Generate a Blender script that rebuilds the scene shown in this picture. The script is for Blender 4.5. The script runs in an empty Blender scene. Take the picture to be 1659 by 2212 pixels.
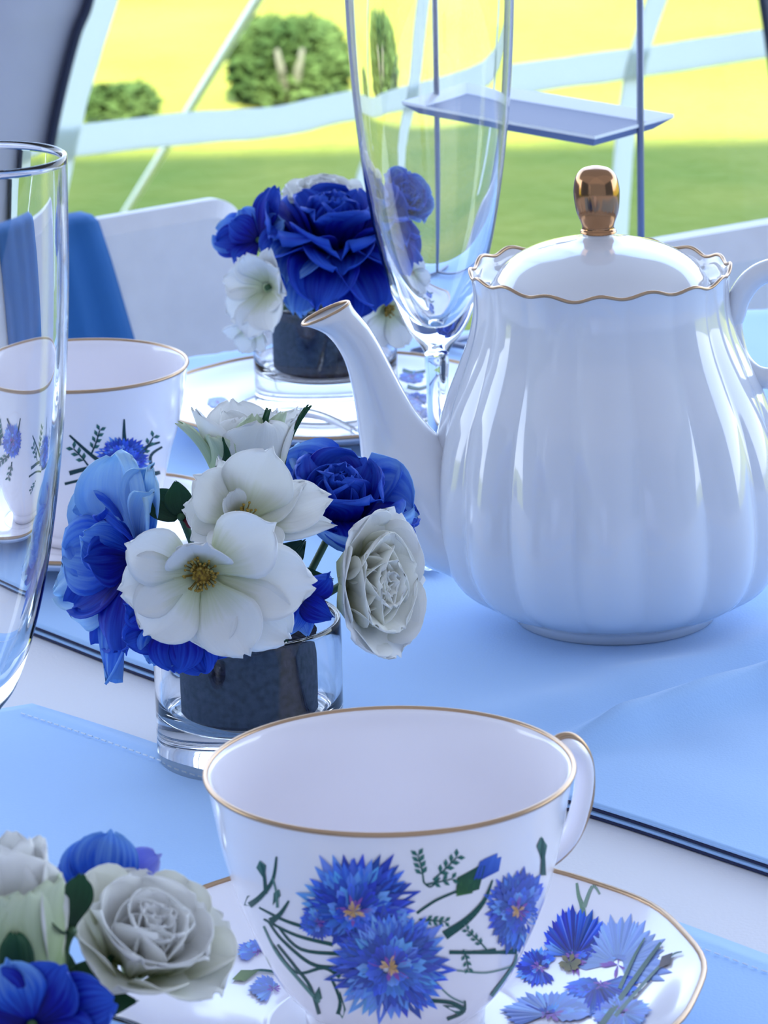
import bpy, bmesh, math, random
from mathutils import Vector, Matrix, noise as mnoise

C = bpy.context.scene
COL = C.collection
V = Vector
PI = math.pi

# ------------------------------------------------------------------ camera
SZ = 0.756                    # top of the blue runner, everything on it rests here
CAM = V((0, 0, SZ + 0.45))
FPX = 8500.0
PITCH = math.radians(16.3)
ROLL = math.radians(1.4)
_f = V((0, math.cos(PITCH), -math.sin(PITCH)))
_r0 = V((1, 0, 0)); _u0 = V((0, math.sin(PITCH), math.cos(PITCH)))
_r = _r0 * math.cos(ROLL) - _u0 * math.sin(ROLL)
_u = _u0 * math.cos(ROLL) + _r0 * math.sin(ROLL)
cd = bpy.data.cameras.new('camera'); cam = bpy.data.objects.new('camera', cd); COL.objects.link(cam)
m = Matrix.Identity(4)
for i in range(3):
    m[i][0] = _r[i]; m[i][1] = _u[i]; m[i][2] = -_f[i]; m[i][3] = CAM[i]
cam.matrix_world = m
cd.sensor_fit = 'HORIZONTAL'; cd.sensor_width = 36.0
cd.lens = 36.0 * FPX / 1659.0
cd.clip_start = 0.05; cd.clip_end = 200
cd.dof.use_dof = True; cd.dof.focus_distance = 1.30; cd.dof.aperture_fstop = 55
C.camera = cam

# ------------------------------------------------------------------ world, sun, exposure
w = bpy.data.worlds.new('sky'); C.world = w; w.use_nodes = True
nt = w.node_tree; nt.nodes.clear()
out = nt.nodes.new('ShaderNodeOutputWorld'); bg = nt.nodes.new('ShaderNodeBackground')
tc = nt.nodes.new('ShaderNodeTexCoord'); sx = nt.nodes.new('ShaderNodeSeparateXYZ'); cr = nt.nodes.new('ShaderNodeValToRGB')
cr.color_ramp.elements[0].position = 0.0; cr.color_ramp.elements[0].color = (0.80, 0.90, 1.0, 1)
cr.color_ramp.elements[1].position = 0.7; cr.color_ramp.elements[1].color = (0.30, 0.52, 1.0, 1)
nt.links.new(tc.outputs['Generated'], sx.inputs[0]); nt.links.new(sx.outputs['Z'], cr.inputs[0])
nt.links.new(cr.outputs[0], bg.inputs[0]); nt.links.new(bg.outputs[0], out.inputs[0])
bg.inputs[1].default_value = 4.6
sd = bpy.data.lights.new('sun', 'SUN'); sun = bpy.data.objects.new('sun', sd); COL.objects.link(sun)
sd.energy = 24.0; sd.angle = math.radians(1.5); sd.color = (1.0, 0.95, 0.80)
sun.rotation_euler = V((-0.06, 0.78, -0.66)).to_track_quat('-Z', 'Y').to_euler()
C.view_settings.view_transform = 'Standard'; C.view_settings.look = 'None'
C.view_settings.gamma = 1.0; C.view_settings.use_curve_mapping = False
C.view_settings.exposure = 0.10

# ------------------------------------------------------------------ helpers
def ray(px, py):
    return (_f * FPX + _r * (px - 829.5) - _u * (py - 1106.0)).normalized()
def at(px, py, Y):
    d = ray(px, py); return CAM + d * (Y / d.y)
def on(px, py, z=0.0):
    d = ray(px, py); return CAM + d * ((SZ + z - CAM.z) / d.z)
def proj(p):
    q = p - CAM; k = q.dot(_f)
    return 829.5 + FPX * q.dot(_r) / k, 1106.0 - FPX * q.dot(_u) / k

def mat(name, col=(.8, .8, .8), rough=.5, metal=0, **kw):
    m = bpy.data.materials.new(name); m.use_nodes = True
    b = m.node_tree.nodes['Principled BSDF']
    b.inputs['Base Color'].default_value = (*col, 1)
    b.inputs['Roughness'].default_value = rough; b.inputs['Metallic'].default_value = metal
    for k, v in kw.items(): b.inputs[k.replace('_', ' ')].default_value = v
    return m
def N(m, t): return m.node_tree.nodes.new(t)
def L(m, a, b): m.node_tree.links.new(a, b)
def bsdf(m): return m.node_tree.nodes['Principled BSDF']
def mottle(m, c1, c2, scale, detail=4, lo=.35, hi=.65, bump=0, bscale=None, coord='Object', bdist=.001):
    tc = N(m, 'ShaderNodeTexCoord'); n = N(m, 'ShaderNodeTexNoise'); n.inputs['Scale'].default_value = scale
    n.inputs['Detail'].default_value = detail
    r = N(m, 'ShaderNodeValToRGB'); r.color_ramp.elements[0].position = lo; r.color_ramp.elements[1].position = hi
    r.color_ramp.elements[0].color = (*c1, 1); r.color_ramp.elements[1].color = (*c2, 1)
    L(m, tc.outputs[coord], n.inputs['Vector']); L(m, n.outputs['Fac'], r.inputs[0]); L(m, r.outputs[0], bsdf(m).inputs['Base Color'])
    if bump:
        n2 = N(m, 'ShaderNodeTexNoise'); n2.inputs['Scale'].default_value = bscale or scale; n2.inputs['Detail'].default_value = 3
        b = N(m, 'ShaderNodeBump'); b.inputs['Strength'].default_value = bump; b.inputs['Distance'].default_value = bdist
        L(m, tc.outputs[coord], n2.inputs['Vector']); L(m, n2.outputs['Fac'], b.inputs['Height']); L(m, b.outputs[0], bsdf(m).inputs['Normal'])
    return m
def weave(m, scale=900, strength=.25):
    tc = N(m, 'ShaderNodeTexCoord'); n = N(m, 'ShaderNodeTexNoise'); n.inputs['Scale'].default_value = scale; n.inputs['Detail'].default_value = 2
    b = N(m, 'ShaderNodeBump'); b.inputs['Strength'].default_value = strength; b.inputs['Distance'].default_value = .0004
    L(m, tc.outputs['Object'], n.inputs['Vector']); L(m, n.outputs['Fac'], b.inputs['Height']); L(m, b.outputs[0], bsdf(m).inputs['Normal'])
    return m
def petal_mat(name, base, mid, tip, trans=.22, vein=.35):
    m = mat(name, mid, .55, Specular_IOR_Level=.25)
    a = N(m, 'ShaderNodeAttribute'); a.attribute_name = 'uv_petal'
    s = N(m, 'ShaderNodeSeparateXYZ'); L(m, a.outputs['Vector'], s.inputs[0])
    cv = N(m, 'ShaderNodeCombineXYZ')
    mu = N(m, 'ShaderNodeMath'); mu.operation = 'MULTIPLY'; mu.inputs[1].default_value = 1.4; L(m, s.outputs[0], mu.inputs[0])
    mv = N(m, 'ShaderNodeMath'); mv.operation = 'MULTIPLY'; mv.inputs[1].default_value = 9; L(m, s.outputs[1], mv.inputs[0])
    mw = N(m, 'ShaderNodeMath'); mw.operation = 'MULTIPLY'; mw.inputs[1].default_value = 37; L(m, s.outputs[2], mw.inputs[0])
    L(m, mu.outputs[0], cv.inputs[0]); L(m, mv.outputs[0], cv.inputs[1]); L(m, mw.outputs[0], cv.inputs[2])
    n = N(m, 'ShaderNodeTexNoise'); n.inputs['Scale'].default_value = 1.0; n.inputs['Detail'].default_value = 3; L(m, cv.outputs[0], n.inputs['Vector'])
    ma = N(m, 'ShaderNodeMath'); ma.operation = 'MULTIPLY_ADD'; ma.inputs[1].default_value = vein * 2; ma.inputs[2].default_value = -vein
    L(m, n.outputs['Fac'], ma.inputs[0])
    ad = N(m, 'ShaderNodeMath'); ad.operation = 'ADD'; L(m, s.outputs[0], ad.inputs[0]); L(m, ma.outputs[0], ad.inputs[1])
    r = N(m, 'ShaderNodeValToRGB'); e = r.color_ramp.elements
    e[0].position = .12; e[0].color = (*base, 1); e[1].position = .98; e[1].color = (*tip, 1)
    k = e.new(.5); k.color = (*mid, 1)
    L(m, ad.outputs[0], r.inputs[0]); L(m, r.outputs[0], bsdf(m).inputs['Base Color'])
    bp = N(m, 'ShaderNodeBump'); bp.inputs['Strength'].default_value = .35; bp.inputs['Distance'].default_value = .0006
    L(m, n.outputs['Fac'], bp.inputs['Height']); L(m, bp.outputs[0], bsdf(m).inputs['Normal'])
    t = N(m, 'ShaderNodeBsdfTranslucent'); L(m, r.outputs[0], t.inputs[0])
    mx = N(m, 'ShaderNodeMixShader'); mx.inputs[0].default_value = trans
    L(m, bsdf(m).outputs[0], mx.inputs[1]); L(m, t.outputs[0], mx.inputs[2])
    L(m, mx.outputs[0], m.node_tree.nodes['Material Output'].inputs[0])
    return m

def obj(name, verts, faces, m, parent=None, loc=None, smooth=True, attr=None, cols=None):
    me = bpy.data.meshes.new(name); me.from_pydata([tuple(v) for v in verts], [], faces); me.materials.append(m)
    if smooth: me.polygons.foreach_set('use_smooth', [True] * len(me.polygons))
    if attr:
        a = me.attributes.new('uv_petal', 'FLOAT_VECTOR', 'POINT'); a.data.foreach_set('vector', [c for v in attr for c in v])
    if cols:
        a = me.attributes.new('ink', 'FLOAT_COLOR', 'POINT'); a.data.foreach_set('color', [c for v in cols for c in (*v, 1)])
    me.update()
    o = bpy.data.objects.new(name, me); COL.objects.link(o)
    if parent: o.parent = parent
    if loc is not None: o.location = loc
    return o
def thing(name, label, cat, loc=(0, 0, 0), rz=0, group=None):
    o = bpy.data.objects.new(name, None); COL.objects.link(o); o.empty_display_size = .02
    o.location = loc; o.rotation_euler = (0, 0, rz); return tag(o, label, cat, group)
def tag(o, label, cat, group=None):
    o['label'] = label; o['category'] = cat
    if group: o['group'] = group
    return o
def structure(o): o['kind'] = 'structure'; return o
def solid(o, t, off=0):
    s = o.modifiers.new('s', 'SOLIDIFY'); s.thickness = t; s.offset = off; return o
def subsurf(o, n=1):
    s = o.modifiers.new('ss', 'SUBSURF'); s.levels = n; s.render_levels = n; return o

def spline(pts, n=8):
    P = [V(p) if len(p) == 3 else V((p[0], p[1], 0)) for p in pts]; out = []
    for i in range(len(P) - 1):
        p0 = P[max(i - 1, 0)]; p1 = P[i]; p2 = P[i + 1]; p3 = P[min(i + 2, len(P) - 1)]
        for k in range(n):
            t = k / n
            out.append(.5 * ((2 * p1) + (p2 - p0) * t + (2 * p0 - 5 * p1 + 4 * p2 - p3) * t * t + (3 * p1 - p0 - 3 * p2 + p3) * t ** 3))
    out.append(P[-1]); return out
def prof(pts, n=6): return [(max(p.x, 0), p.y) for p in spline(pts, n)]

def lathe(profile, seg=64, fn=None, close=False):
    vs = []; fs = []; n = len(profile)
    for j in range(seg):
        a = 2 * PI * j / seg
        for i, (r, z) in enumerate(profile):
            rr, zz = (r, z) if fn is None else fn(r, z, a, i)
            vs.append((rr * math.cos(a), rr * math.sin(a), zz))
    for j in range(seg):
        k = (j + 1) % seg
        for i in range(n - 1 + (1 if close else 0)):
            i2 = (i + 1) % n
            fs.append((j * n + i, k * n + i, k * n + i2, j * n + i2))
    return vs, fs
def fix(o):   # weld axis points
    bm = bmesh.new(); bm.from_mesh(o.data); bmesh.ops.remove_doubles(bm, verts=bm.verts, dist=1e-6)
    bmesh.ops.dissolve_degenerate(bm, edges=bm.edges, dist=1e-7)
    bmesh.ops.recalc_face_normals(bm, faces=bm.faces); bm.to_mesh(o.data); bm.free()
    o.data.polygons.foreach_set('use_smooth', [True] * len(o.data.polygons)); return o
def tube(pts, rad, seg=10, closed=False, squash=1.0, ref=None):
    P = [V(p) for p in pts]; n = len(P); vs = []; fs = []
    R = rad if isinstance(rad, (list, tuple)) else [rad] * n
    prev = None
    for i, p in enumerate(P):
        if closed: t = (P[(i + 1) % n] - P[i - 1]).normalized()
        else: t = (P[min(i + 1, n - 1)] - P[max(i - 1, 0)]).normalized()
        if prev is None:
            a = V(ref) if ref else (V((0, 0, 1)) if abs(t.z) < .9 else V((1, 0, 0)))
        else: a = prev
        x = (a - t * a.dot(t)).normalized(); y = t.cross(x); prev = x
        for k in range(seg):
            c = 2 * PI * k / seg; vs.append(p + (x * math.cos(c) + y * math.sin(c) * squash) * R[i])
    for i in range(n if closed else n - 1):
        j = (i + 1) % n
        for k in range(seg):
            k2 = (k + 1) % seg; fs.append((i * seg + k, i * seg + k2, j * seg + k2, j * seg + k))
    if not closed:
        fs.append(tuple(range(seg - 1, -1, -1))); fs.append(tuple((n - 1) * seg + k for k in range(seg)))
    return vs, fs
def join(parts):
    vs = []; fs = []
    for a, b in parts:
        o = len(vs); vs += [V(v) for v in a]; fs += [tuple(i + o for i in f) for f in b]
    return vs, fs
def box(x0, x1, y0, y1, z0, z1):
    v = [(x0, y0, z0), (x1, y0, z0), (x1, y1, z0), (x0, y1, z0), (x0, y0, z1), (x1, y0, z1), (x1, y1, z1), (x0, y1, z1)]
    return v, [(0, 3, 2, 1), (4, 5, 6, 7), (0, 1, 5, 4), (1, 2, 6, 5), (2, 3, 7, 6), (3, 0, 4, 7)]
def interp(x, tab):
    if x <= tab[0][0]: return tab[0][1]
    for (a, b), (c, d) in zip(tab, tab[1:]):
        if x <= c: return b + (d - b) * (x - a) / (c - a) if c > a else d
    return tab[-1][1]
def nz(x, y, z=0): return mnoise.noise(V((x, y, z)))

# ------------------------------------------------------------------ materials
porc = mat('white_porcelain', (.77, .78, .82), .09, Specular_IOR_Level=.6, Coat_Weight=.5, Coat_Roughness=.05)
porc2 = mat('lilac_white_porcelain', (.95, .92, .97), .16, Specular_IOR_Level=.5, Coat_Weight=.4, Coat_Roughness=.06)
gold = mat('gold_gilding', (.42, .22, .11), .16, 1)
gold_line = mat('worn_gold_line', (.50, .33, .20), .3, .75)
glass = mat('clear_glass', (1, 1, 1), 0.0, Transmission_Weight=1, IOR=1.46)
steel = mat('brushed_steel', (.72, .74, .78), .22, 1)
darksteel = mat('grey_painted_steel', (.20, .23, .34), .35, .5)
traygrey = mat('grey_tray_enamel', (.13, .15, .27), .55, 0)
trayrim = mat('pale_tray_rim', (.95, .97, .98), .25)
foam = mottle(mat('dark_floral_foam', rough=.95, Specular_IOR_Level=.1), (.006, .008, .018), (.03, .034, .07), 420, 3, bump=.8, bscale=700)
linen = weave(mat('white_tablecloth_linen', (.86, .85, .88), .85), 700, .35)
blue_cloth = weave(mat('light_blue_cotton', (.38, .62, .98), .75, Sheen_Weight=.25), 1100, .25)
sash_m = weave(mat('deep_blue_fabric', (.015, .12, .36), .85), 400, .3)
chair_m = mottle(mat('white_chair_resin', rough=.5), (.66, .64, .66), (.70, .68, .70), 60)
chair_edge = mat('pale_metal', (.8, .82, .86), .3)
leaf_m = petal_mat('dark_green_leaf', (.01, .04, .02), (.015, .06, .025), (.02, .09, .04), .1)
stem_m = mat('green_stem', (.04, .10, .04), .6)
W_ = petal_mat('white_petal', (.66, .70, .45), (.94, .94, .91), (.97, .97, .96), .34, .10)
WG = petal_mat('cream_petal', (.66, .68, .42), (.92, .92, .82), (.96, .96, .91), .34, .12)
PG = petal_mat('pale_green_petal', (.36, .50, .22), (.54, .66, .38), (.74, .82, .62), .25, .2)
BD = petal_mat('deep_blue_petal', (.002, .003, .16), (.004, .012, .42), (.03, .12, .70), .22, .5)
BL = petal_mat('light_blue_petal', (.004, .012, .42), (.03, .15, .80), (.25, .52, .95), .3, .5)
BP = petal_mat('pale_blue_petal', (.10, .30, .85), (.30, .58, .95), (.55, .80, 1.0), .35, .4)
BV = petal_mat('lilac_blue_petal', (.12, .16, .70), (.28, .30, .85), (.45, .50, .95), .3, .3)
calyx_m = mat('pale_green_calyx', (.38, .46, .22), .7)
stam_m = mat('yellow_brown_stamen', (.38, .24, .03), .7)
stam_d = mottle(mat('brown_pollen', rough=.9), (.12, .06, .01), (.42, .28, .03), 900)
red_m = mat('dark_red_sepal', (.12, .01, .03), .6)
ink = mat('glazed_ink', (.1, .1, .6), .4, Specular_IOR_Level=.25)
_a = N(ink, 'ShaderNodeAttribute'); _a.attribute_name = 'ink'; L(ink, _a.outputs['Color'], bsdf(ink).inputs['Base Color'])

# ------------------------------------------------------------------ the setting: lawn, tent roof, tent wall with clear windows
grass = mottle(mat('lawn_grass', rough=.95, Specular_IOR_Level=.1), (.13, .175, .022), (.27, .245, .040), 1.8, 6, .3, .7, bump=.8, bscale=25, bdist=.03)
g = obj('lawn', [(-40, -30, 0), (40, -30, 0), (40, 60, 0), (-40, 60, 0)], [(0, 1, 2, 3)], grass, smooth=False); structure(g)
canvas = mat('tent_canvas', (.5, .6, .8), .8)
t_ = N(canvas, 'ShaderNodeBsdfTranslucent'); t_.inputs[0].default_value = (.080, .082, .095, 1)
mx_ = N(canvas, 'ShaderNodeMixShader'); mx_.inputs[0].default_value = .85
L(canvas, bsdf(canvas).outputs[0], mx_.inputs[1]); L(canvas, t_.outputs[0], mx_.inputs[2]); L(canvas, mx_.outputs[0], canvas.node_tree.nodes['Material Output'].inputs[0])
wcanvas = canvas.copy(); wcanvas.name = 'dimmed_tent_canvas'  # darker copy for the added walls, lets less light through
for n_ in wcanvas.node_tree.nodes:
    if n_.type == 'BSDF_TRANSLUCENT': n_.inputs[0].default_value = (.05, .06, .09, 1)
    if n_.type == 'BSDF_PRINCIPLED': n_.inputs['Base Color'].default_value = (.3, .34, .45, 1)
# wall plane: passes these two points (far wall, turned away to the right)
WA = V((-.27, 3.0, 0)); WB = V((.34, 3.42, 0)); wd = (WB - WA).normalized(); wn = V((wd.y, -wd.x, 0))
def wall_pt(px, py, off=0.0):
    d = ray(px, py); t = (WA + wn * off - CAM).dot(wn) / d.dot(wn); return CAM + d * t
def wall_s(s, z, off=0): return WA + wd * s + wn * off + V((0, 0, z))
rf = [V((-4.5, 3.3, 2.45)), V((4.5, 3.3, 2.45)), V((4.5, -3.2, 2.45)), V((-4.5, -3.2, 2.45))]
rc = (rf[0] + rf[1] + rf[2] + rf[3]) / 4 + V((0, 0, .7))
roof = obj('ceiling', rf + [rc], [(0, 1, 4), (1, 2, 4), (2, 3, 4), (3, 0, 4)], canvas, smooth=False); structure(roof)
for nm_, a_, b_ in (('added_wall_back', (-4.5, -3.2), (4.5, -3.2)), ('added_wall_right', (4.5, -3.2), (4.5, 1.2)), ('added_wall_left', (-4.5, 1.2), (-4.5, -3.2))):  # unseen walls, added to cut fill light from behind and the sides
    a_ = V((*a_, 0)); b_ = V((*b_, 0)); q_ = [a_, b_, b_ + V((0, 0, 2.45)), a_ + V((0, 0, 2.45))]
    structure(obj(nm_, q_, [(0, 1, 2, 3)], wcanvas, smooth=False))
band_m = mat('white_window_tape', (.72, .85, .90), .6)
tb = N(band_m, 'ShaderNodeBsdfTranslucent'); tb.inputs[0].default_value = (.72, .74, .72, 1)
mb = N(band_m, 'ShaderNodeMixShader'); mb.inputs[0].default_value = .9
L(band_m, bsdf(band_m).outputs[0], mb.inputs[1]); L(band_m, tb.outputs[0], mb.inputs[2]); L(band_m, mb.outputs[0], band_m.node_tree.nodes['Material Output'].inputs[0])
vinyl = bpy.data.materials.new('clear_vinyl'); vinyl.use_nodes = True; vt = vinyl.node_tree; vt.nodes.clear()
vo = vt.nodes.new('ShaderNodeOutputMaterial'); vm = vt.nodes.new('ShaderNodeMixShader'); va = vt.nodes.new('ShaderNodeBsdfTransparent'); vg = vt.nodes.new('ShaderNodeBsdfGlossy')
va.inputs[0].default_value = (.97, .98, .96, 1); vg.inputs['Roughness'].default_value = .12
vn = vt.nodes.new('ShaderNodeTexNoise'); vn.inputs['Scale'].default_value = 14; vb = vt.nodes.new('ShaderNodeBump'); vb.inputs['Strength'].default_value = .6; vb.inputs['Distance'].default_value = .02
vt.links.new(vn.outputs['Fac'], vb.inputs['Height']); vt.links.new(vb.outputs[0], vg.inputs['Normal'])
vm.inputs[0].default_value = .02
vt.links.new(va.outputs[0], vm.inputs[1]); vt.links.new(vg.outputs[0], vm.inputs[2]); vt.links.new(vm.outputs[0], vo.inputs[0])
def ribbon(paths, width, th, off, root, name='window_bar'):
    """a soft tape following points on the wall plane"""
    pts = spline([wall_pt(x, y, off) for x, y in paths], 8)
    vs = []; fs = []
    for i, p in enumerate(pts):
        t = (pts[min(i + 1, len(pts) - 1)] - pts[max(i - 1, 0)]).normalized(); s = t.cross(wn).normalized()
        ww = width * (1 + .08 * nz(i * .35, width * 50))
        for a, b in ((-1, -1), (1, -1), (1, 1), (-1, 1)): vs.append(p + s * a * ww / 2 + wn * b * th / 2)
    for i in range(len(pts) - 1):
        for k in range(4):
            k2 = (k + 1) % 4; fs.append((i * 4 + k, i * 4 + k2, (i + 1) * 4 + k2, (i + 1) * 4 + k))
    fs += [(3, 2, 1, 0), tuple((len(pts) - 1) * 4 + k for k in range(4))]
    o = obj(name, vs, fs, band_m, root, smooth=False); return o
win = bpy.data.objects.new('window_1', None); COL.objects.link(win); structure(win)
win['label'] = 'clear tent window crossed by white fabric bars, lawn showing through'
# clear sheet
vs = []; fs = []; nx, nzv = 40, 16
for i in range(nx + 1):
    for j in range(nzv + 1):
        s = -.25 + 1.5 * i / nx; z = .12 + 1.6 * j / nzv
        vs.append(wall_s(s, z, -.012 + .006 * nz(s * 5, z * 4)))
for i in range(nx):
    for j in range(nzv):
        a = i * (nzv + 1) + j; fs.append((a, a + nzv + 1, a + nzv + 2, a + 1))
obj('window_pane', vs, fs, vinyl, win)
PXM = FPX / 3.25
ribbon([(-260, 345), (60, 318), (180, 302), (400, 278), (600, 262), (760, 228), (1110, 172), (1400, 132), (1659, 93), (1900, 60)], 66 / PXM, .002, .0, win)
ribbon([(330, -300), (262, -120), (222, 10), (178, 150), (140, 300), (112, 450), (95, 620)], 62 / PXM, .002, .004, win)
ribbon([(1010, -280), (955, -130), (905, 0), (862, 190), (812, 320), (775, 460), (762, 640)], 50 / PXM, .002, .004, win)
ribbon([(1520, -260), (1465, -110), (1415, 10), (1372, 150), (1350, 300), (1336, 500), (1330, 640)], 52 / PXM, .002, .004, win)
# canvas panels left and right of the window, with folds
drape_m = weave(mottle(mat('grey_blue_canvas', rough=.9), (.40, .42, .60), (.48, .50, .68), 6), 300, .4)
dark_edge = mat('dark_canvas_hem', (.03, .04, .09), .8)
def panel(name, edge, side, sfar):
    pts = spline([wall_pt(x, y, .02) for x, y in edge], 10); vs = []; fs = []; n = 24
    for p in pts:
        s0 = (p - WA).dot(wd)
        for k in range(n + 1):
            t = k / n; s = s0 + (sfar - s0) * t
            vs.append(wall_s(s, p.z, .02 + .012 * math.sin(s * 24 + p.z * 2) * min(1, t * 6)))
    for i in range(len(pts) - 1):
        for k in range(n):
            a = i * (n + 1) + k; fs.append((a, a + 1, a + n + 2, a + n + 1))
    o = obj(name, vs, fs, drape_m); solid(o, .002); structure(o)
    hv, hf = tube([p + wn * .004 for p in pts], .0035, 8); obj('hem', hv, hf, dark_edge, o)
    return o
panel('wall_left', [(250, -700), (215, -150), (188, 0), (160, 75), (130, 190), (107, 300), (90, 420), (60, 900), (20, 1800)], -1, -2.2)
panel('wall_right', [(1560, -700), (1622, -120), (1640, 0), (1655, 100), (1668, 200), (1680, 330), (1690, 420), (1700, 900), (1710, 1800)], 1, 3.0)
# guy rope with its stake
gr0 = at(262, 478, 5.55); gr0.z = 0.03
gr1 = at(575, -30, 4.35); gr2 = gr1 + (gr1 - gr0) * .9
t = thing('guy_rope', 'pale guy rope slanting down to the lawn behind the white chair back', 'rope', (gr0.x, gr0.y, 0))
def rel(vs, o): o = V(o); return [V(v) - o for v in vs]
vs, fs = tube([gr0, (gr0 + gr2) / 2, gr2], .0055, 8); obj('rope', rel(vs, t.location), fs, mat('pale_rope', (.95, .95, .92), .8), t)
vs, fs = tube([V((0, 0, -.05)), V((.01, .02, .02))], [.005, .005], 8); obj('stake', vs, fs, mat('weathered_iron', (.4, .42, .36), .6, .2), t)
# shrubs on the lawn
bush_m = mottle(mat('shrub_leaf', rough=.95, Specular_IOR_Level=.05), (.018, .042, .012), (.07, .115, .035), 5)
pale_bark = mat('pale_bark', (.10, .105, .075), .9)
def shrub(px, py, w_, h_, n, label, seed, trunk=True):
    rnd = random.Random(seed); base = None
    d = ray(px, py); b = CAM + d * ((0 - CAM.z) / d.z)
    t = thing('shrub', label, 'shrub', (b.x, b.y, 0), 0)
    vs = []; fs = []
    for i in range(n):
        while True:
            p = V((rnd.uniform(-1, 1), rnd.uniform(-1, 1), rnd.uniform(0, 1)))
            if p.x ** 2 + p.y ** 2 + (p.z - .4) ** 2 * 1.6 < 1: break
        p = V((p.x * w_ / 2, p.y * w_ / 3, p.z * h_ + .01)); s = rnd.uniform(.010, .020)
        a = V((rnd.gauss(0, 1), rnd.gauss(0, 1), rnd.gauss(0, .6))).normalized(); q = a.orthogonal().normalized() * .45
        k = len(vs); vs += [p - a * s, p + q * s, p + a * s, p - q * s + V((0, 0, s * .2))]; fs.append((k, k + 1, k + 2, k + 3))
    o = obj('foliage', vs, fs, bush_m, t); o['kind'] = 'stuff'
    if trunk:
        vs, fs = join([tube([V((dx * .3, -.02, -.02)), V((dx, -w_ / 3.2, h_ * .5)), V((dx * 1.6, -w_ / 3.0, h_ * .8))], [.011, .008, .004], 8) for dx in (-.012, .015)])
        obj('stem', vs, fs, pale_bark, t)
    return t
shrub(628, 222, .21, .13, 3000, 'dark green shrub with pale stems on the sunlit lawn left of the tall flute', 3)
shrub(262, 265, .12, .05, 900, 'low dark green tuft in the corner of the tent window by the slanting bar', 5, False)
shrub(300, -14, .10, .04, 500, 'small dark tuft at the top edge of the lawn near the canvas panel', 6, False)

# ------------------------------------------------------------------ table, tablecloth, cloths
TC = V((.25, 1.08)); TR = .80; TT = SZ - .006
t = thing('table', 'round table hidden under a white tablecloth', 'table', (TC.x, TC.y, 0))
wood = mat('table_wood', (.35, .25, .16), .5)
vs, fs = lathe([(0, TT - .03), (TR - .01, TT - .03), (TR - .004, TT - .024), (TR - .004, TT - .006), (TR - .01, TT - .002), (0, TT - .002)], 72); fix(obj('tabletop', vs, fs, wood, t))
vs, fs = lathe(prof([(0, .02), (.32, .02), (.30, .05), (.06, .10), (.045, .4), (.07, TT - .06), (.2, TT - .03), (0, TT - .03)], 4), 32); fix(obj('pedestal', vs, fs, wood, t))
def drape(p, top):
    """rest a cloth point on the table or let it hang over the rim"""
    q = V((p.x - TC.x, p.y - TC.y)); r = q.length
    if r <= TR + .002: return V((p.x, p.y, top))
    a = math.atan2(q.y, q.x); over = r - TR; k = min(over * 3, 1)
    rr = TR + .004 + (top - TT) + .05 * k * (.5 + .5 * math.sin(a * 22)) + over * .05
    return V((TC.x + rr * math.cos(a), TC.y + rr * math.sin(a), top - over))
vs = [V((TC.x, TC.y, TT))]; fs = []; rings = [.1, .2, .3, .4, .5, .6, .7, .78, .8, .81, .83, .86, .92, 1.0, 1.1, 1.2, 1.3, 1.4]; seg = 220
for r in rings:
    for k in range(seg):
        a = 2 * PI * k / seg; vs.append(drape(V((TC.x + r * math.cos(a), TC.y + r * math.sin(a), 0)), TT))
for k in range(seg): fs.append((0, 1 + k, 1 + (k + 1) % seg))
for i in range(len(rings) - 1):
    for k in range(seg):
        a = 1 + i * seg; fs.append((a + k, a + seg + k, a + seg + (k + 1) % seg, a + (k + 1) % seg))
o = obj('tablecloth', rel(vs, (TC.x, TC.y, TT)), fs, linen, loc=(TC.x, TC.y, TT)); tag(o, 'white linen tablecloth, bare strip visible between the two blue cloths', 'tablecloth')

# blue runner: near edge follows the diagonal seen in the photo
E = [on(-700, 1040, 0), on(-250, 1222, 0), on(90, 1352, 0), on(340, 1446, 0), on(800, 1596, 0), on(1280, 1736, 0), on(1659, 1860, 0), on(2300, 2070, 0), on(3600, 2500, 0)]
edge = spline(E, 28)
dirE = (on(1659, 1860) - on(90, 1352)).normalized(); nE = V((-dirE.y, dirE.x, 0))
if nE.y < 0: nE = -nE
F0 = on(1250, 1612); F1 = on(1700, 1470); fd = (F1 - F0).normalized(); fn_ = V((-fd.y, fd.x, 0))
def ripple(x, y):
    h = .0024 * nz(x * 9, y * 9, 2) + .0012 * nz(x * 30 + y * 12, y * 10, 5)
    q = V((x, y, 0)) - V((F0.x, F0.y, 0)); s = q.dot(fd); dd = q.dot(fn_)
    h += .0110 * math.exp(-(dd / .0065) ** 2) * max(0, min(1, (s + .02) / .04))
    h += .0050 * math.exp(-((dd - .032) / .018) ** 2) * max(0, min(1, (s + .03) / .05))
    return h
def quiet(x, y):   # flat where things stand
    k = 1
    for c, r in QUIET:
        d = math.hypot(x - c.x, y - c.y); k = min(k, max(0, min(1, (d - r) / .03)))
    return k
TP = on(1328, 1328); QUIET = [(TP, .04), (on(945, 1050), .04), (on(175, 1135), .066), (on(706, 872), .078), (on(1158, 815), .08)]
def cloth_layer(z0, inset, th, amp):
    vs = []; fs = []; offs = [0, .002, .006, .012] + [.012 + .0045 * k for k in range(1, 75)] + [.3495 + .012 * k for k in range(1, 32)]
    for p in edge:
        for j, dd in enumerate(offs):
            q = p + nE * (dd + inset); lift = z0 + amp * ripple(q.x, q.y) * quiet(q.x, q.y) * min(1, dd / .03)
            vs.append(drape(q, SZ + lift))
    n = len(offs)
    for i in range(len(edge) - 1):
        for j in range(n - 1):
            a = i * n + j; fs.append((a, a + n, a + n + 1, a + 1))
    return vs, fs
rt = thing('table_runner', 'wide light blue cloth running under the teapot and the far dishes, double hemmed edge', 'cloth', on(900, 1500))
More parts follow.
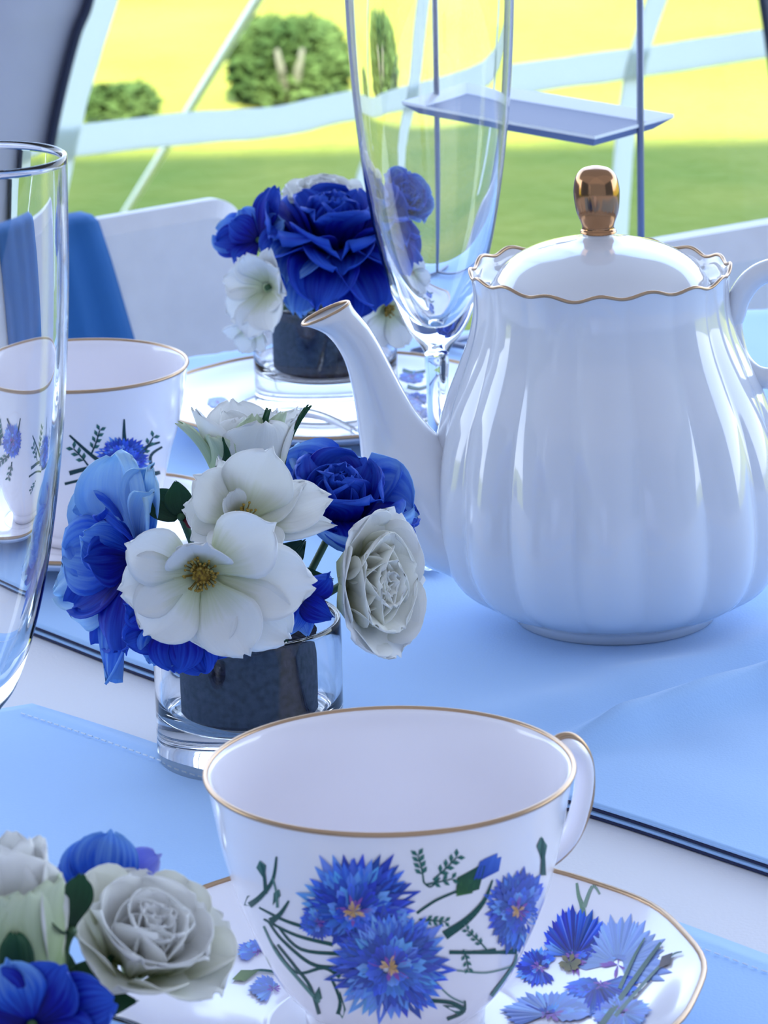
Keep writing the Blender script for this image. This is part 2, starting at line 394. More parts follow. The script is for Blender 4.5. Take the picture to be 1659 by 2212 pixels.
vs, fs = cloth_layer(-.0042, .0012, .001, 0); solid(obj('lower_layer', rel(vs, rt.location), fs, blue_cloth, rt), .0011, -1 if False else 0)
vs, fs = cloth_layer(-.0006, 0, .001, 1); solid(obj('upper_layer', rel(vs, rt.location), fs, blue_cloth, rt), .0012, 0)
# thin navy tubes stand in for the shade in the gap between layers
navy = mat('navy_gap_shade', (.012, .018, .07), .8)
for zz, nm in ((-.0024, 'gap_shade'), (-.0052, 'gap_shade')):
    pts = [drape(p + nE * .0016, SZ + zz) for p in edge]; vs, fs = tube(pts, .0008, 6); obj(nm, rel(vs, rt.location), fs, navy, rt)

# front blue cloth with stitched hem
E2 = [on(-60, 1556, -.004), on(10, 1540, -.004), on(70, 1528, -.004), on(200, 1590, -.004), on(345, 1645, -.004), on(470, 1690, -.004), on(900, 1850, -.004), on(1500, 2022, -.004), on(1659, 2072, -.004), on(2400, 2330, -.004)]
P0 = on(70, 1528, -.004); dA = (on(1659, 2072, -.004) - P0).normalized(); dB = V((dA.y, -dA.x, 0))
if dB.y > 0: dB = -dB
dB = (dB + dA * -.35).normalized()
vs = []; fs = []; na, nb = 90, 60
for i in range(na + 1):
    for j in range(nb + 1):
        s = .46 * i / na; u = .40 * j / nb
        wob = .0025 * math.sin(s * 28) if j == 0 else .0025 * math.sin(s * 28) * math.exp(-u * 30)
        q = P0 + dA * s + dB * u + V((0, wob, 0))
        hh = .0014 * nz(q.x * 8, q.y * 8, 9) * min(1, u / .03)
        for c, r in ((on(850, 2098), .09), (on(-22, 1780), .035), (V((-.086, .90, 0)), .035)):
            hh *= max(0, min(1, (math.hypot(q.x - c.x, q.y - c.y) - r) / .03))
        vs.append(drape(q, SZ - .0033 + hh))
for i in range(na):
    for j in range(nb):
        a = i * (nb + 1) + j; fs.append((a, a + 1, a + nb + 2, a + nb + 1))
nk = thing('napkin', 'light blue stitched napkin lying under the front cup and saucer', 'napkin', P0)
solid(obj('cloth', rel(vs, P0), fs, blue_cloth, nk), .0016)
st = []
for k in range(110):
    s = .012 + .0036 * k; q = P0 + dA * s + dB * .0115 + V((0, .0025 * math.sin(s * 28) * .7, 0))
    a = drape(q, SZ - .0019); st.append(tube([a - dA * .0011, a + dA * .0011], .00032, 5))
vs, fs = join(st); o = obj('stitching', rel(vs, P0), fs, mat('stitch_thread', (.80, .90, 1.0), .8), nk, smooth=False); o['kind'] = 'stuff'

# ------------------------------------------------------------------ printed decoration on porcelain
class Print:
    def __init__(s, hit, seed=1): s.hit = hit; s.v = []; s.f = []; s.c = []; s.layer = 0; s.rnd = random.Random(seed)
    def poly(s, pts, cols):
        ids = []
        off = .00014 + s.layer * .0000005; s.layer += 1
        for (x, y), c in zip(pts, cols):
            h = s.hit(x, y)
            if h is None: return
            p, n = h; ids.append(len(s.v)); s.v.append(p + n * off); s.c.append(c)
        s.f.append(tuple(ids))
    def kite(s, x0, y0, x1, y1, w, c0, c1, at_=.68):
        dx, dy = x1 - x0, y1 - y0; l = math.hypot(dx, dy) or 1; nx_, ny_ = -dy / l * w / 2, dx / l * w / 2
        mx, my = x0 + dx * at_, y0 + dy * at_; cm = tuple((a + b) / 2 for a, b in zip(c0, c1))
        s.poly([(x0, y0), (mx - nx_, my - ny_), (x1, y1), (mx + nx_, my + ny_)], [c0, cm, c1, cm])
    def stroke(s, pts, w0, w1, c):
        P = spline([(a, b) for a, b in pts], 5); n = len(P)
        for i in range(n - 1):
            a, b = P[i], P[i + 1]; t = (b - a); l = t.length or 1; q = V((-t.y / l, t.x / l))
            wa = (w0 + (w1 - w0) * i / (n - 1)) / 2; wb = (w0 + (w1 - w0) * (i + 1) / (n - 1)) / 2
            s.poly([(a.x - q.x * wa, a.y - q.y * wa), (a.x + q.x * wa, a.y + q.y * wa), (b.x + q.x * wb, b.y + q.y * wb), (b.x - q.x * wb, b.y - q.y * wb)], [c] * 4)
    def flower(s, cx, cy, R, sx=1, sy=1, ctr=True, pale=0, rot=0, arc=(0, 360), n=15, ccx=0, ccy=0):
        r = s.rnd; blues = [(.012, .04, .30), (.02, .07, .44), (.04, .12, .56), (.10, .23, .72), (.02, .05, .36)]
        def mixp(c): return tuple(max(.004, a + (b - a) * pale) for a, b in zip(c, (.45, .62, .95)))
        for lay, (rr, m_) in enumerate(((1.0, n), (.86, n), (.62, n - 3), (.42, n - 5))):
            for k in range(m_):
                a = math.radians(arc[0] + (arc[1] - arc[0]) * (k + r.uniform(-.25, .25) + .5 * lay) / m_ + rot)
                RR = R * rr * r.uniform(.86, 1.06)
                c = r.choice(blues)
                for da in ((-.19, 0, .19) if lay < 2 else (-.12, .12)):
                    x0 = cx + math.cos(a) * R * .10 * sx + ccx; y0 = cy + math.sin(a) * R * .10 * sy + ccy
                    l2 = RR * (1 if da == 0 else .9)
                    x1 = cx + math.cos(a + da) * l2 * sx; y1 = cy + math.sin(a + da) * l2 * sy
                    cc = tuple(min(1, q * r.uniform(.75, 1.3)) for q in c)
                    s.kite(x0, y0, x1, y1, R * .155, mixp(tuple(q * .6 for q in cc)), mixp(tuple(min(1, q * 1.7 + .02) for q in cc)), .74)
        for k in range(9):
            a = r.uniform(0, 2 * PI); l2 = R * r.uniform(.2, .36)
            s.kite(cx + ccx, cy + ccy, cx + ccx + math.cos(a) * l2 * sx, cy + ccy + math.sin(a) * l2 * sy, R * .06, (.15, .06, .45), (.35, .12, .45))
        if ctr:
            for k in range(12):
                a = r.uniform(0, 2 * PI); l2 = R * r.uniform(.1, .22)
                s.kite(cx + ccx, cy + ccy, cx + ccx + math.cos(a) * l2 * sx, cy + ccy + math.sin(a) * l2 * sy, R * .06, (.55, .32, .10), r.choice([(.8, .55, .3), (.6, .35, .15), (.75, .45, .35)]))
    def sprig(s, x0, y0, x1, y1, n=4, size=16, c=(.02, .12, .10)):
        s.stroke([(x0, y0), ((x0 + x1) / 2 + 2, (y0 + y1) / 2), (x1, y1)], 4, 2.5, c)
        dx, dy = x1 - x0, y1 - y0; a0 = math.atan2(dy, dx)
        for k in range(n):
            t = .3 + .7 * k / max(1, n - 1)
            for sd_ in (-1, 1):
                a = a0 + sd_ * .75; x, y = x0 + dx * t, y0 + dy * t
                s.kite(x, y, x + math.cos(a) * size, y + math.sin(a) * size, size * .5, c, (.06, .22, .18), .55)
    def build(s, name, root):
        o = obj(name, rel(s.v, root.location), s.f, ink, root, smooth=False, cols=s.c); return o
GR = (.015, .09, .075); GL = (.10, .24, .20)
def hit_revolved(root, tab):     # tab: (z, r) outer side of a cup
    z0, z1 = tab[0][0], tab[-1][0]
    def h(px, py):
        d = ray(px, py); c = V(root)
        # entry to bounding cylinder
        k = ((c.y - .075) - CAM.y) / d.y
        for i in range(1500):
            p = CAM + d * k - c; k += .0001
            if z0 <= p.z <= z1:
                r = math.hypot(p.x, p.y)
                if r <= interp(p.z, tab) and p.y < .03:
                    sl = (interp(p.z + .001, tab) - interp(p.z - .001, tab)) / .002
                    n = V((p.x / r, p.y / r, -sl)).normalized(); return p + c, n
        return None
    return h
def hit_dish(root, tab):         # tab: (r, z) upper face of a dish
    RR_ = tab[-1][0]
    def h(px, py):
        c = V(root); d = ray(px, py); z = .02
        for i in range(70):
            p = CAM + d * ((c.z + z - CAM.z) / d.z) - c; r = math.hypot(p.x, p.y); r = r / (1 + .006 * math.cos(12 * math.atan2(p.y, p.x)) * min(1.1, r / RR_) ** 4); z = z * .5 + .5 * interp(r, tab)
        if r > tab[-1][0]: return None
        sl = (interp(r + .001, tab) - interp(r - .001, tab)) / .002
        return p + c, V((-sl * p.x / max(r, 1e-4), -sl * p.y / max(r, 1e-4), 1)).normalized()
    return h

def dish(name, label, cat, loc, R, H_, printer=None, foot=.045, well=.38):
    t = thing(name, label, cat, loc)
    up = [(0, .0045), (R * well, .0045), (R * (well + .06), .0052), (R * .62, H_ * .36 + .002), (R * .82, H_ * .70), (R * .95, H_ * .93), (R, H_)]
    up = prof(up, 5)
    dn = prof([(R * .995, H_ - .0016), (R * .82, H_ * .70 - .003), (R * .62, H_ * .36 - .001), (R * (well + .10), .0022), (R * (well + .08), 0), (R * (well + .04), 0), (R * (well + .02), .002), (0, .002)], 4)
    def fn(r, z, a, i): return r * (1 + .006 * math.cos(a * 12) * (r / R) ** 4), z
    vs, fs = lathe(up + dn, 96, fn); fix(obj('dish', vs, fs, porc2, t))
    pts = [(V((math.cos(a), math.sin(a), 0)) * R * (1 + .006 * math.cos(a * 12)) + V((0, 0, H_))) for a in [2 * PI * k / 96 for k in range(96)]]
    vs, fs = tube(pts, .0009, 8, True); obj('gold_rim', vs, fs, gold_line, t)
    if printer:
        p = Print(hit_dish(loc, up), 7); printer(p); p.build('cornflower_print', t)['kind'] = 'stuff'
    return t

# ---- front saucer and cup
SC = on(852, 2098, .018); SC = V((SC.x, SC.y, SZ - .002))
def pr_saucer(p):
    p.stroke([(1262, 2000), (1258, 1960), (1250, 1935), (1246, 1908)], 14, 5, (.20, .32, .22)); p.stroke([(1262, 1960), (1280, 1915), (1296, 1932)], 9, 4, (.25, .36, .28))
    p.flower(1335, 2085, 120, .95, .95, False, .55, 0, (190, 385), 14); p.flower(1300, 2060, 80, 1, .7, False, .4, 0, (180, 380), 10)
    p.flower(1165, 2090, 62, .9, .75, False, -.12, 0, (60, 330), 11); p.flower(1240, 2075, 118, .72, 1, False, -.15, 0, (215, 335), 13); p.flower(1235, 2070, 80, .8, .9, False, -.1, 0, (200, 345), 10)
    p.flower(1290, 2125, 95, 1.0, .8, False, -.12, 0, (0, 150), 12); p.flower(1300, 2130, 80, 1, .6, False, .0, 0, (-20, 200), 10)
    p.flower(1190, 2195, 100, 1.1, .55, False, .4, 0, (170, 370), 12); p.flower(1180, 2195, 70, 1.0, .5, False, -.1, 0, (170, 300), 9); p.flower(1345, 2190, 70, 1, .6, False, .3)
    for k in range(10): p.kite(1232, 2085, 1232 + 26 * math.cos(k), 2083 + 20 * math.sin(k), 12, (.10, .10, .04), (.25, .2, .08))
    p.stroke([(1300, 2220), (1350, 2150), (1400, 2080), (1430, 2040)], 14, 6, (.06, .13, .10)); p.stroke([(1330, 2200), (1400, 2120), (1450, 2070), (1475, 2060)], 9, 3, (.10, .18, .15))
    p.stroke([(1340, 2140), (1372, 2070), (1395, 2030)], 9, 3, (.08, .16, .12))
    p.kite(1425, 2095, 1455, 2062, 24, (.12, .07, .06), (.04, .03, .05), .5)
    p.stroke([(600, 2105), (560, 2100), (520, 2108)], 7, 4, GR); p.kite(560, 2100, 500, 2120, 26, (.10, .16, .06), (.22, .30, .12), .6)
    p.flower(560, 2060, 55, 1.0, .6, False, .3, 0, (150, 300), 8); p.flower(590, 2140, 55, 1, .6, False, .35, 0, (120, 260), 8)
saucer = dish('saucer', 'gold-rimmed saucer with blue cornflowers under the front cup', 'saucer', SC, .0860, .0205, pr_saucer)
def cup(name, label, loc, tab, wall, foot_r, handle_az, printer, seed):
    loc = V(loc)
    """tab: (z, r) of the outer side from foot to rim"""
    t = thing(name, label, 'cup', loc)
    outer = prof([(r, z) for z, r in tab], 6); zt, rt_ = tab[-1]
    inner = [(max(r - wall * (1 + (1 - z / zt) * .8), 0), z + (.0015 if k == 0 else 0)) for k, (r, z) in enumerate(outer)][::-1]
    zb = tab[0][0]
    pf = [(0, zb), (foot_r - .004, zb), (foot_r - .003, 0), (foot_r, 0), (foot_r + .0004, zb * .8)] + outer[1:] + [(rt_ - wall * .4, zt + .0006)] + inner[:-4] + [(inner[-4][0] * .8, zb + .0045), (0, zb + .0035)]
    vs, fs = lathe(pf, 96); fix(obj('bowl', vs, fs, porc2, t))
    pts = [V((math.cos(a) * (rt_ - wall * .35), math.sin(a) * (rt_ - wall * .35), zt + .0002)) for a in [2 * PI * k / 96 for k in range(96)]]
    vs, fs = tube(pts, .0008, 8, True); obj('gold_rim', vs, fs, gold_line, t)
    if handle_az is not None:
        c, s = math.cos(handle_az), math.sin(handle_az)
        hp = [(interp(zt - .012, tab) + .0004, zt - .012), (rt_ + .0035, zt - .005), (rt_ + .0090, zt - .006), (rt_ + .0125, zt - .013), (rt_ + .0110, zt - .024), (rt_ + .0055, zt - .034), (interp(zt - .042, tab) + .0004, zt - .042)]
        path = spline([(c * r, s * r, z) for r, z in hp], 8); n = len(path)
        rad = [.0034 - .0010 * abs(2 * i / (n - 1) - 1) ** 6 for i in range(n)]
        vs, fs = tube(path, rad, 12, ref=(-s, c, 0), squash=.75); hd = obj('handle', vs, fs, porc2, t)
        vs, fs = tube([p + (p - V((c * rt_ * 1.1, s * rt_ * 1.1, zt - .022))).normalized() * .0030 for p in path[6:-4]], .0011, 8); obj('gold_line', vs, fs, gold_line, hd)
    if printer:
        p = Print(hit_revolved(loc, [(a[1], a[0]) for a in outer if True]), seed); printer(p); p.build('cornflower_print', t)
    return t
def pr_cup(p):
    S = p.stroke
    for q in ([(690, 2010), (620, 1990), (560, 1960)], [(720, 2040), (640, 2020), (570, 1985)], [(740, 2060), (650, 2050), (600, 2000)], [(720, 2090), (670, 2080), (610, 2030), (580, 1990)], [(735, 2110), (700, 2090), (640, 2100), (590, 2040)]): S(q, 9, 4, GR)
    S([(690, 2165), (650, 2120), (600, 2060), (570, 2000)], 8, 4, GL); S([(690, 2190), (670, 2130), (640, 2090), (600, 2040)], 8, 5, GR)
    S([(730, 2190), (735, 2160), (715, 2110)], 9, 5, GR); p.kite(735, 2140, 740, 2200, 18, GR, GL); p.kite(690, 2130, 685, 2165, 20, GR, GL)
    S([(540, 1955), (565, 1935), (590, 1900), (598, 1850)], 14, 4, GR); S([(575, 1930), (570, 1880), (562, 1862)], 8, 4, GR); p.kite(572, 1900, 562, 1858, 22, GR, GL); p.kite(590, 1955, 604, 1920, 16, GR, GL)
    p.kite(575, 1925, 528, 1955, 26, GR, GR, .7); S([(585, 1990), (605, 1975), (625, 1945)], 16, 4, GR); S([(600, 1960), (598, 1930), (590, 1895)], 6, 3, GL)
    S([(900, 1972), (940, 1945), (985, 1925)], 6, 5, GR)
    p.sprig(915, 1905, 903, 1848, 4, 20); p.sprig(935, 1900, 985, 1852, 4, 20); p.sprig(920, 1910, 975, 1898, 3, 18); p.sprig(905, 1985, 960, 1990, 4, 16); p.stroke([(915, 1905), (930, 1915), (950, 1895)], 4, 3, GR)
    S([(960, 2020), (1010, 1985), (1045, 1945), (1063, 1900)], 20, 3, GR)
    # bud
    for dx in (0, 6, -6, 12): p.kite(990 + dx, 1930, 1040 + dx * .6, 1868, 40, (.03, .12, .04), (.02, .09, .07), .35)
    for dx in (0, 8, -8): p.kite(1030 + dx, 1900, 1074 + dx, 1842 + abs(dx), 32, (.02, .06, .40), (.08, .2, .75), .6)
    p.kite(985, 1935, 1030, 1895, 36, (.06, .2, .05), (.02, .1, .06), .5)
    S([(1172, 1890), (1172, 1850), (1170, 1810)], 12, 4, GR); p.kite(1172, 1870, 1168, 1806, 22, GR, GL)
    for x in (1030, 1080, 1140): S([(x - 60, 2056), (x, 2056), (x + 40, 2050)], 8, 6, GR)
    S([(1060, 2150), (1090, 2110), (1110, 2080), (1115, 2060)], 8, 4, GL); p.sprig(1050, 2050, 1010, 2010, 4, 14); p.sprig(1000, 2050, 1010, 2090, 3, 14)
    S([(930, 2160), (975, 2165), (1005, 2180)], 8, 8, GR); S([(965, 2200), (1000, 2185), (1003, 2160)], 7, 4, GR); p.kite(955, 2170, 1005, 2185, 18, GR, GL)
    S([(985, 2095), (1050, 2100), (1110, 2085)], 3, 3, GL); S([(940, 2120), (970, 2150), (1000, 2165)], 3, 3, GL)
    p.flower(1118, 1965, 100, .82, 1.0, True, .12, 0, (0, 360), 14)
    p.flower(775, 1945, 128, 1.05, .92, True, 0, 8, (0, 360), 16, -10, 22)
    p.flower(690, 1990, 52, .9, .8, False, .05, 0, (60, 250), 8)
    p.flower(842, 2082, 136, 1.05, .95, True, .06, 3, (0, 360), 18, 0, 5)
CT = [(.0062, .0250), (.0100, .0285), (.0165, .0330), (.0265, .0375), (.0360, .0412), (.0446, .0440), (.0570, .0470), (.0690, .0490), (.0770, .0504), (.0785, .0513)]
cl = V((SC.x, SC.y, SC.z + .0052))
k_ = (at(848, 1662, SC.y).z - cl.z) / CT[-1][0]; CT = [(z * k_, r) for z, r in CT]
cup('teacup', 'large gold-rimmed teacup printed with blue cornflowers, in front on its saucer', cl, CT, .0016, .0250, math.radians(30), pr_cup, 11)

# ---- left cup behind the near flute
BC = on(190, 1138, .009); BC = V((BC.x, BC.y, SZ + .0005))
dish('saucer', 'gold-rimmed saucer under the smaller cup behind the left flute', 'saucer', BC, .064, .013)
def pr_back(p):
    S = p.stroke; D = (.01, .05, .06)
    S([(240, 1010), (200, 985), (150, 940)], 12, 4, D); S([(290, 1010), (270, 960), (268, 905)], 18, 3, D); S([(300, 1010), (310, 970), (345, 955)], 10, 4, D); S([(330, 1020), (325, 985), (350, 965)], 8, 4, D)
    p.sprig(195, 985, 215, 930, 4, 16, D); p.sprig(190, 1005, 160, 970, 3, 18, D); p.sprig(300, 990, 330, 945, 3, 16, D); S([(150, 1022), (200, 1010), (240, 1015)], 10, 6, D); S([(140, 1045), (190, 1035), (240, 1040)], 6, 5, D)
    p.sprig(190, 1060, 165, 1085, 3, 16, D); S([(240, 1030), (300, 1030), (345, 1020)], 14, 8, D)
    p.flower(265, 985, 60, 1, .8, False, 0); p.flower(265, 1000, 60, 1.1, .6, False, 0)
    p.sprig(20, 960, 10, 915, 4, 18, D); S([(45, 990), (60, 940), (40, 900)], 8, 3, D); S([(60, 980), (80, 930), (90, 900)], 8, 3, D); p.flower(60, 950, 50, .8, .9, False, .1); p.sprig(50, 980, 20, 1000, 3, 16, D); p.sprig(60, 1000, 50, 1040, 3, 14, D)
BT = [(.0040, .0200), (.0080, .0240), (.0160, .0285), (.0260, .0318), (.0373, .0345), (.0470, .0375), (.0560, .0395), (.0650, .0410), (.0715, .0418), (.0735, .0424)]
bl_ = V((BC.x, BC.y, BC.z + .0050))
k_ = (at(180, 790, BC.y).z - bl_.z) / BT[-1][0]; BT = [(z * k_, r) for z, r in BT]
cup('teacup', 'smaller straight-sided teacup with cornflowers, behind the left champagne flute', bl_, BT, .0015, .0200, math.radians(160), pr_back, 4)

# ---- far plate with vase
PLc = on(712, 872, .008)
PL = V((PLc.x, PLc.y, SZ + .0005))
def pr_plate(p):
    for x, y, q in ((900, 862, 0), (885, 880, .1), (905, 892, 0), (890, 815, 0)):
        p.flower(x, y, 30, 1, .55, False, q, 0, (0, 360), 9)
    p.stroke([(870, 800), (895, 806), (925, 800)], 8, 4, GR); p.stroke([(880, 835), (905, 840), (930, 832)], 8, 4, GR); p.stroke([(880, 905), (900, 915), (930, 905)], 8, 4, GR)
    p.flower(470, 870, 26, 1, .5, False, .6)
dish('plate', 'gold-rimmed white plate beneath the far vase of flowers', 'plate', PL, .0765, .0125, pr_plate, well=.5)

# ------------------------------------------------------------------ glass vases with foam
def vase(label, loc, R=.0318, H_=.049):
    t = thing('glass_vase', label, 'vase', loc, 0, None)
    pf = prof([(0, .0), (R - .003, 0), (R - .0006, .0012), (R, .004), (R, H_ * .5), (R, H_ - .001), (R - .001, H_), (R - .002, H_ - .001), (R - .0022, H_ * .6), (R - .0026, .021), (R - .006, .0165), (R - .016, .0145), (0, .0140)], 4)
    vs, fs = lathe(pf, 80); fix(obj('tumbler', vs, fs, glass, t))
    return t
def foam_block(label, loc, R=.0232, z0=.0155, z1=.046):
    pf = prof([(0, z0), (R - .003, z0), (R - .0005, z0 + .0015), (R, z0 + .005), (R, z1 - .004), (R - .002, z1 - .001), (0, z1)], 4)
    vs, fs = lathe(pf, 48, lambda r, z, a, i: (r * (1 + .02 * nz(a * 3, z * 300)), z))
    o = fix(obj('floral_foam', vs, fs, foam, loc=loc)); return tag(o, label, 'foam')
VF = on(543, 1640, -.0055); VF = V((VF.x, VF.y, TT + .0012))
VB = on(706, 876, .005); VB = V((VB.x, VB.y, SZ + .0052))
VN = V((-.088, .898, SZ - .002))
vase('glass tumbler vase with dark foam, in the middle beside the front cup', VF)
foam_block('dark foam block in the middle glass vase', VF)
vase('glass tumbler vase on the far plate, behind the teapot spout', VB)
foam_block('dark foam block in the far glass vase', VB)
vase('glass tumbler vase holding the blurred near flowers at lower left', VN)
foam_block('dark foam block under the blurred near flowers', VN)

# ------------------------------------------------------------------ flowers
def petal(L_, W, b0=0, b1=0, cup_r=None, ruffle=0, seed=0, tip='round', nu=11, nv=10, neck=.22, twist=0, edge=.03):
    rnd = random.Random(seed); ph = rnd.uniform(0, 6); ph2 = rnd.uniform(0, 6); rv = rnd.random()
    vs = []; at_ = []; y = z = 0
    up = 0
    for i in range(nu + 1):
        u = i / nu if tip == 'point' else math.sin(PI / 2 * i / nu) * .65 + .35 * i / nu
        phi = b0 + b1 * u; y += L_ * (u - up) * math.cos(phi); z += L_ * (u - up) * math.sin(phi); up = u
        if tip == 'point': ww = neck * (1 - u) + math.sin(PI * min(1, u * .94 + .03)) ** .8 * (1 - .25 * u)
        elif u < .58: q = u / .58; ww = neck + (1 - neck) * (q * q * (3 - 2 * q)) ** .8
        else: ww = math.sqrt(max(0, 1 - ((u - .58) / .42) ** 2 * .95))
        ww *= W / 2
        for j in range(nv + 1):
            v = -1 + 2 * j / nv
            back = (.05 if tip == 'round' else .05) * L_ * v * v * u ** 2
            if tip == 'notch': back += L_ * .10 * math.exp(-(v / .25) ** 2) * u ** 4 + L_ * .16 * v * v * u ** 2
            edge_n = L_ * edge * math.sin(v * 7 + ph) * u ** 6
            if cup_r:
                a = v * ww / cup_r; x = cup_r * math.sin(a); zz = cup_r * (1 - math.cos(a))
            else: x = v * ww; zz = 0
            rf_ = ruffle * L_ * (math.sin(v * 4.2 + ph) * .6 + math.sin(v * 7.5 + ph2 + u * 3) * .4) * u ** 1.6
            zz += rf_ + .06 * L_ * abs(v) * u * (1 if ruffle else 0)
            tw = twist * u; x2 = x * math.cos(tw) - zz * math.sin(tw); z2 = x * math.sin(tw) + zz * math.cos(tw)
            yy = y - (back + edge_n) * math.cos(phi); z3 = z - (back + edge_n) * math.sin(phi)
            vs.append(V((x2, yy - z2 * math.sin(phi), z3 + z2 * math.cos(phi)))); at_.append((u, v, rv))
    fs = []
    for i in range(nu):
        for j in range(nv):
            a = i * (nv + 1) + j; fs.append((a, a + 1, a + nv + 2, a + nv + 1))
    return vs, fs, at_
class Flower:
    def __init__(s, name, label, centre, axis, vase_loc, cat='flower', spin=0, group=None):
        s.c = V(centre); s.a = V(axis).normalized(); s.base = V((vase_loc.x, vase_loc.y, vase_loc.z + .041))
        dx = s.c - s.base; dx.z = 0
        if dx.length > 0: s.base += dx.normalized() * min(.014, dx.length * .5)
        s.t = thing(name, label, cat, s.base, 0, group)
        ref = V((0, 0, 1)) if abs(s.a.z) < .95 else V((0, 1, 0))
        s.e1 = (ref - s.a * ref.dot(s.a)).normalized(); s.e2 = s.a.cross(s.e1); s.seed = len(label) * 7; s.spin = spin; s.st = 1.0
        vs, fs = tube(spline([s.base - V((0, 0, .012)), s.base + V((0, 0, .006)), s.c - s.a * .008, s.c + s.a * .001], 5), .0013, 8)
        obj('stem', rel(vs, s.base), fs, stem_m, s.t)
        if cat == 'flower':
            bs = []
            for k in range(7):
                u = k / 6; bs.append((max(.0001, .0042 * math.sin(PI * (.02 + .96 * u)) ** .7), -.0085 + .0085 * u))
            M = Matrix((s.e1, s.e2, s.a)).transposed(); bv, bf = lathe(bs, 14)
            obj('calyx', [M @ V(v) + s.c - s.base for v in bv], bf, calyx_m, s.t)
    def petal(s, az, tilt, L_, W, m, off=.001, lift=0, name='petal', **kw):
        s.seed += 1; a = math.radians(az) + s.spin; t = math.radians(tilt)
        rad = s.e1 * math.cos(a) + s.e2 * math.sin(a)
        y = rad * math.sin(t) + s.a * math.cos(t); z = -rad * math.cos(t) + s.a * math.sin(t); x = y.cross(z)
        vs, fs, at_ = petal(L_, W, seed=s.seed, **kw)
        o0 = s.c + rad * off + s.a * lift
        vs = [o0 + x * v.x + y * v.y + z * v.z - s.base for v in vs]
        if s.st != 1:
            cc = s.c - s.base; vs = [v + _u * ((v - cc).dot(_u) * (s.st - 1)) for v in vs]
        o = obj(name, vs, fs, m, s.t, attr=at_); solid(o, .00028); return o
    def stamens(s, R=.0045, n=46, h=.006, dome=.0026):
        vs, fs = lathe(prof([(0, 0), (dome, .0002), (dome * .9, dome * .7), (0, dome)], 3), 14)
        M = Matrix((s.e1, s.e2, s.a)).transposed()
        fix(obj('pistil', [M @ V(v) + s.c - s.base + s.a * .0005 for v in vs], fs, stam_d, s.t))
        parts = []; rnd = random.Random(len(s.t['label']))
        for k in range(n):
            a = rnd.uniform(0, 2 * PI); r = R * rnd.uniform(.35, 1); hh = h * rnd.uniform(.6, 1)
            q = s.e1 * math.cos(a) + s.e2 * math.sin(a); p1 = s.c - s.base + q * r + s.a * hh
            parts.append(tube([s.c - s.base + q * r * .25, p1 - s.a * hh * .15, p1], [.00018, .0002, .0005], 5))
        vs, fs = join(parts); o = obj('stamens', vs, fs, stam_m, s.t); o['kind'] = 'stuff'
def rose(name, label, c, axis, vl, R, m, mo=None, layers=5, open_=1.0, spin=0, start=4, ruffle=.05, vert=1.0, st=1.0):
    f = Flower(name, label, c, axis, vl, spin=spin); f.st = st
    for k in range(layers):
        u = k / (layers - 1); n = 3 + (k + 1) // 2
        for j in range(n):
            az = 360 * (j + .5 * (k % 2)) / n + 23 * k + random.Random(k * 9 + j).uniform(-9, 9)
            Lk = R * (.72 + .42 * u) * vert; Wk = R * (.80 + 1.15 * u)
            f.petal(az, start + (10 + 52 * open_) * u ** 1.2, Lk, Wk, (mo if mo and k >= layers - 1 else m), off=R * (.03 + .20 * u), lift=-R * .25 * u,
                    b0=.55 - .3 * u, b1=(-.35 - .15 * u) if u > .3 else -.7, cup_r=R * (.30 + .75 * u), ruffle=ruffle * (.4 + u), neck=.5)
    return f
toC = lambda p, up=.25: ((CAM - p).normalized() + V((0, 0, up))).normalized()
cR, cU = _r, _u
def dirv(x, y, z):  # x right, y up in the picture, z towards the lens
    return (cR * x + cU * y - _f * z).normalized()

# ------- middle bouquet
c = at(437, 1240, 1.184)
f = Flower('white_anemone', 'wide open white flower with brown-yellow centre, lowest in the middle bouquet', c, dirv(-.08, -.12, 1), VF)
# angles measured counter-clockwise from picture-up
for az, tl, l, w_, b1 in ((66, 80, .0240, .020, .35), (30, 56, .0135, .017, .6), (100, 84, .024, .022, .3)):
    f.petal(az, tl, l, w_, W_, off=.003, lift=-.001, b0=.1, b1=b1 * .6, cup_r=.03, ruffle=.05)
for az, tl, l, w_, b1 in ((-55, 82, .0275, .024, .35), (-14, 54, .0135, .019, .7), (-95, 86, .033, .026, -.1), (-150, 84, .0265, .023, .1), (-172, 86, .0215, .019, .3), (135, 82, .0235, .0245, .25), (-128, 90, .031, .024, -.2)):
    f.petal(az, tl, l, w_, W_, off=.003, lift=-.0005 if tl < 85 else -.002, b0=.05, b1=b1 * .6, cup_r=.032, ruffle=.05)
f.stamens(.0058, 60, .0055, .0028)
c = at(524, 1128, 1.214)
f = Flower('white_anemone', 'open white flower with yellow stamens just above the lowest flower in the middle bouquet', c, dirv(.1, .35, 1), VF)
for az, tl, l, w_, b1 in ((-28, 62, .026, .026, .5), (20, 72, .021, .014, .3), (52, 66, .022, .020, .4), (75, 86, .018, .016, .1), (-66, 74, .023, .013, .2), (-82, 82, .028, .018, .2), (-98, 88, .028, .012, .0), (-150, 70, .018, .016, .2), (150, 70, .018, .016, .2), (112, 84, .017, .018, .2)):
    f.petal(az, tl, l, w_, W_, off=.002, lift=-.001, b0=.1, b1=b1 * .6, cup_r=.022, ruffle=.05, tip='point' if w_ < .015 else 'round')
for az in (35, 58, 15): f.petal(az, 30, .013, .006, W_, off=.003, b0=0, b1=.3, cup_r=.006)
f.stamens(.0042, 40, .0085, .0024)
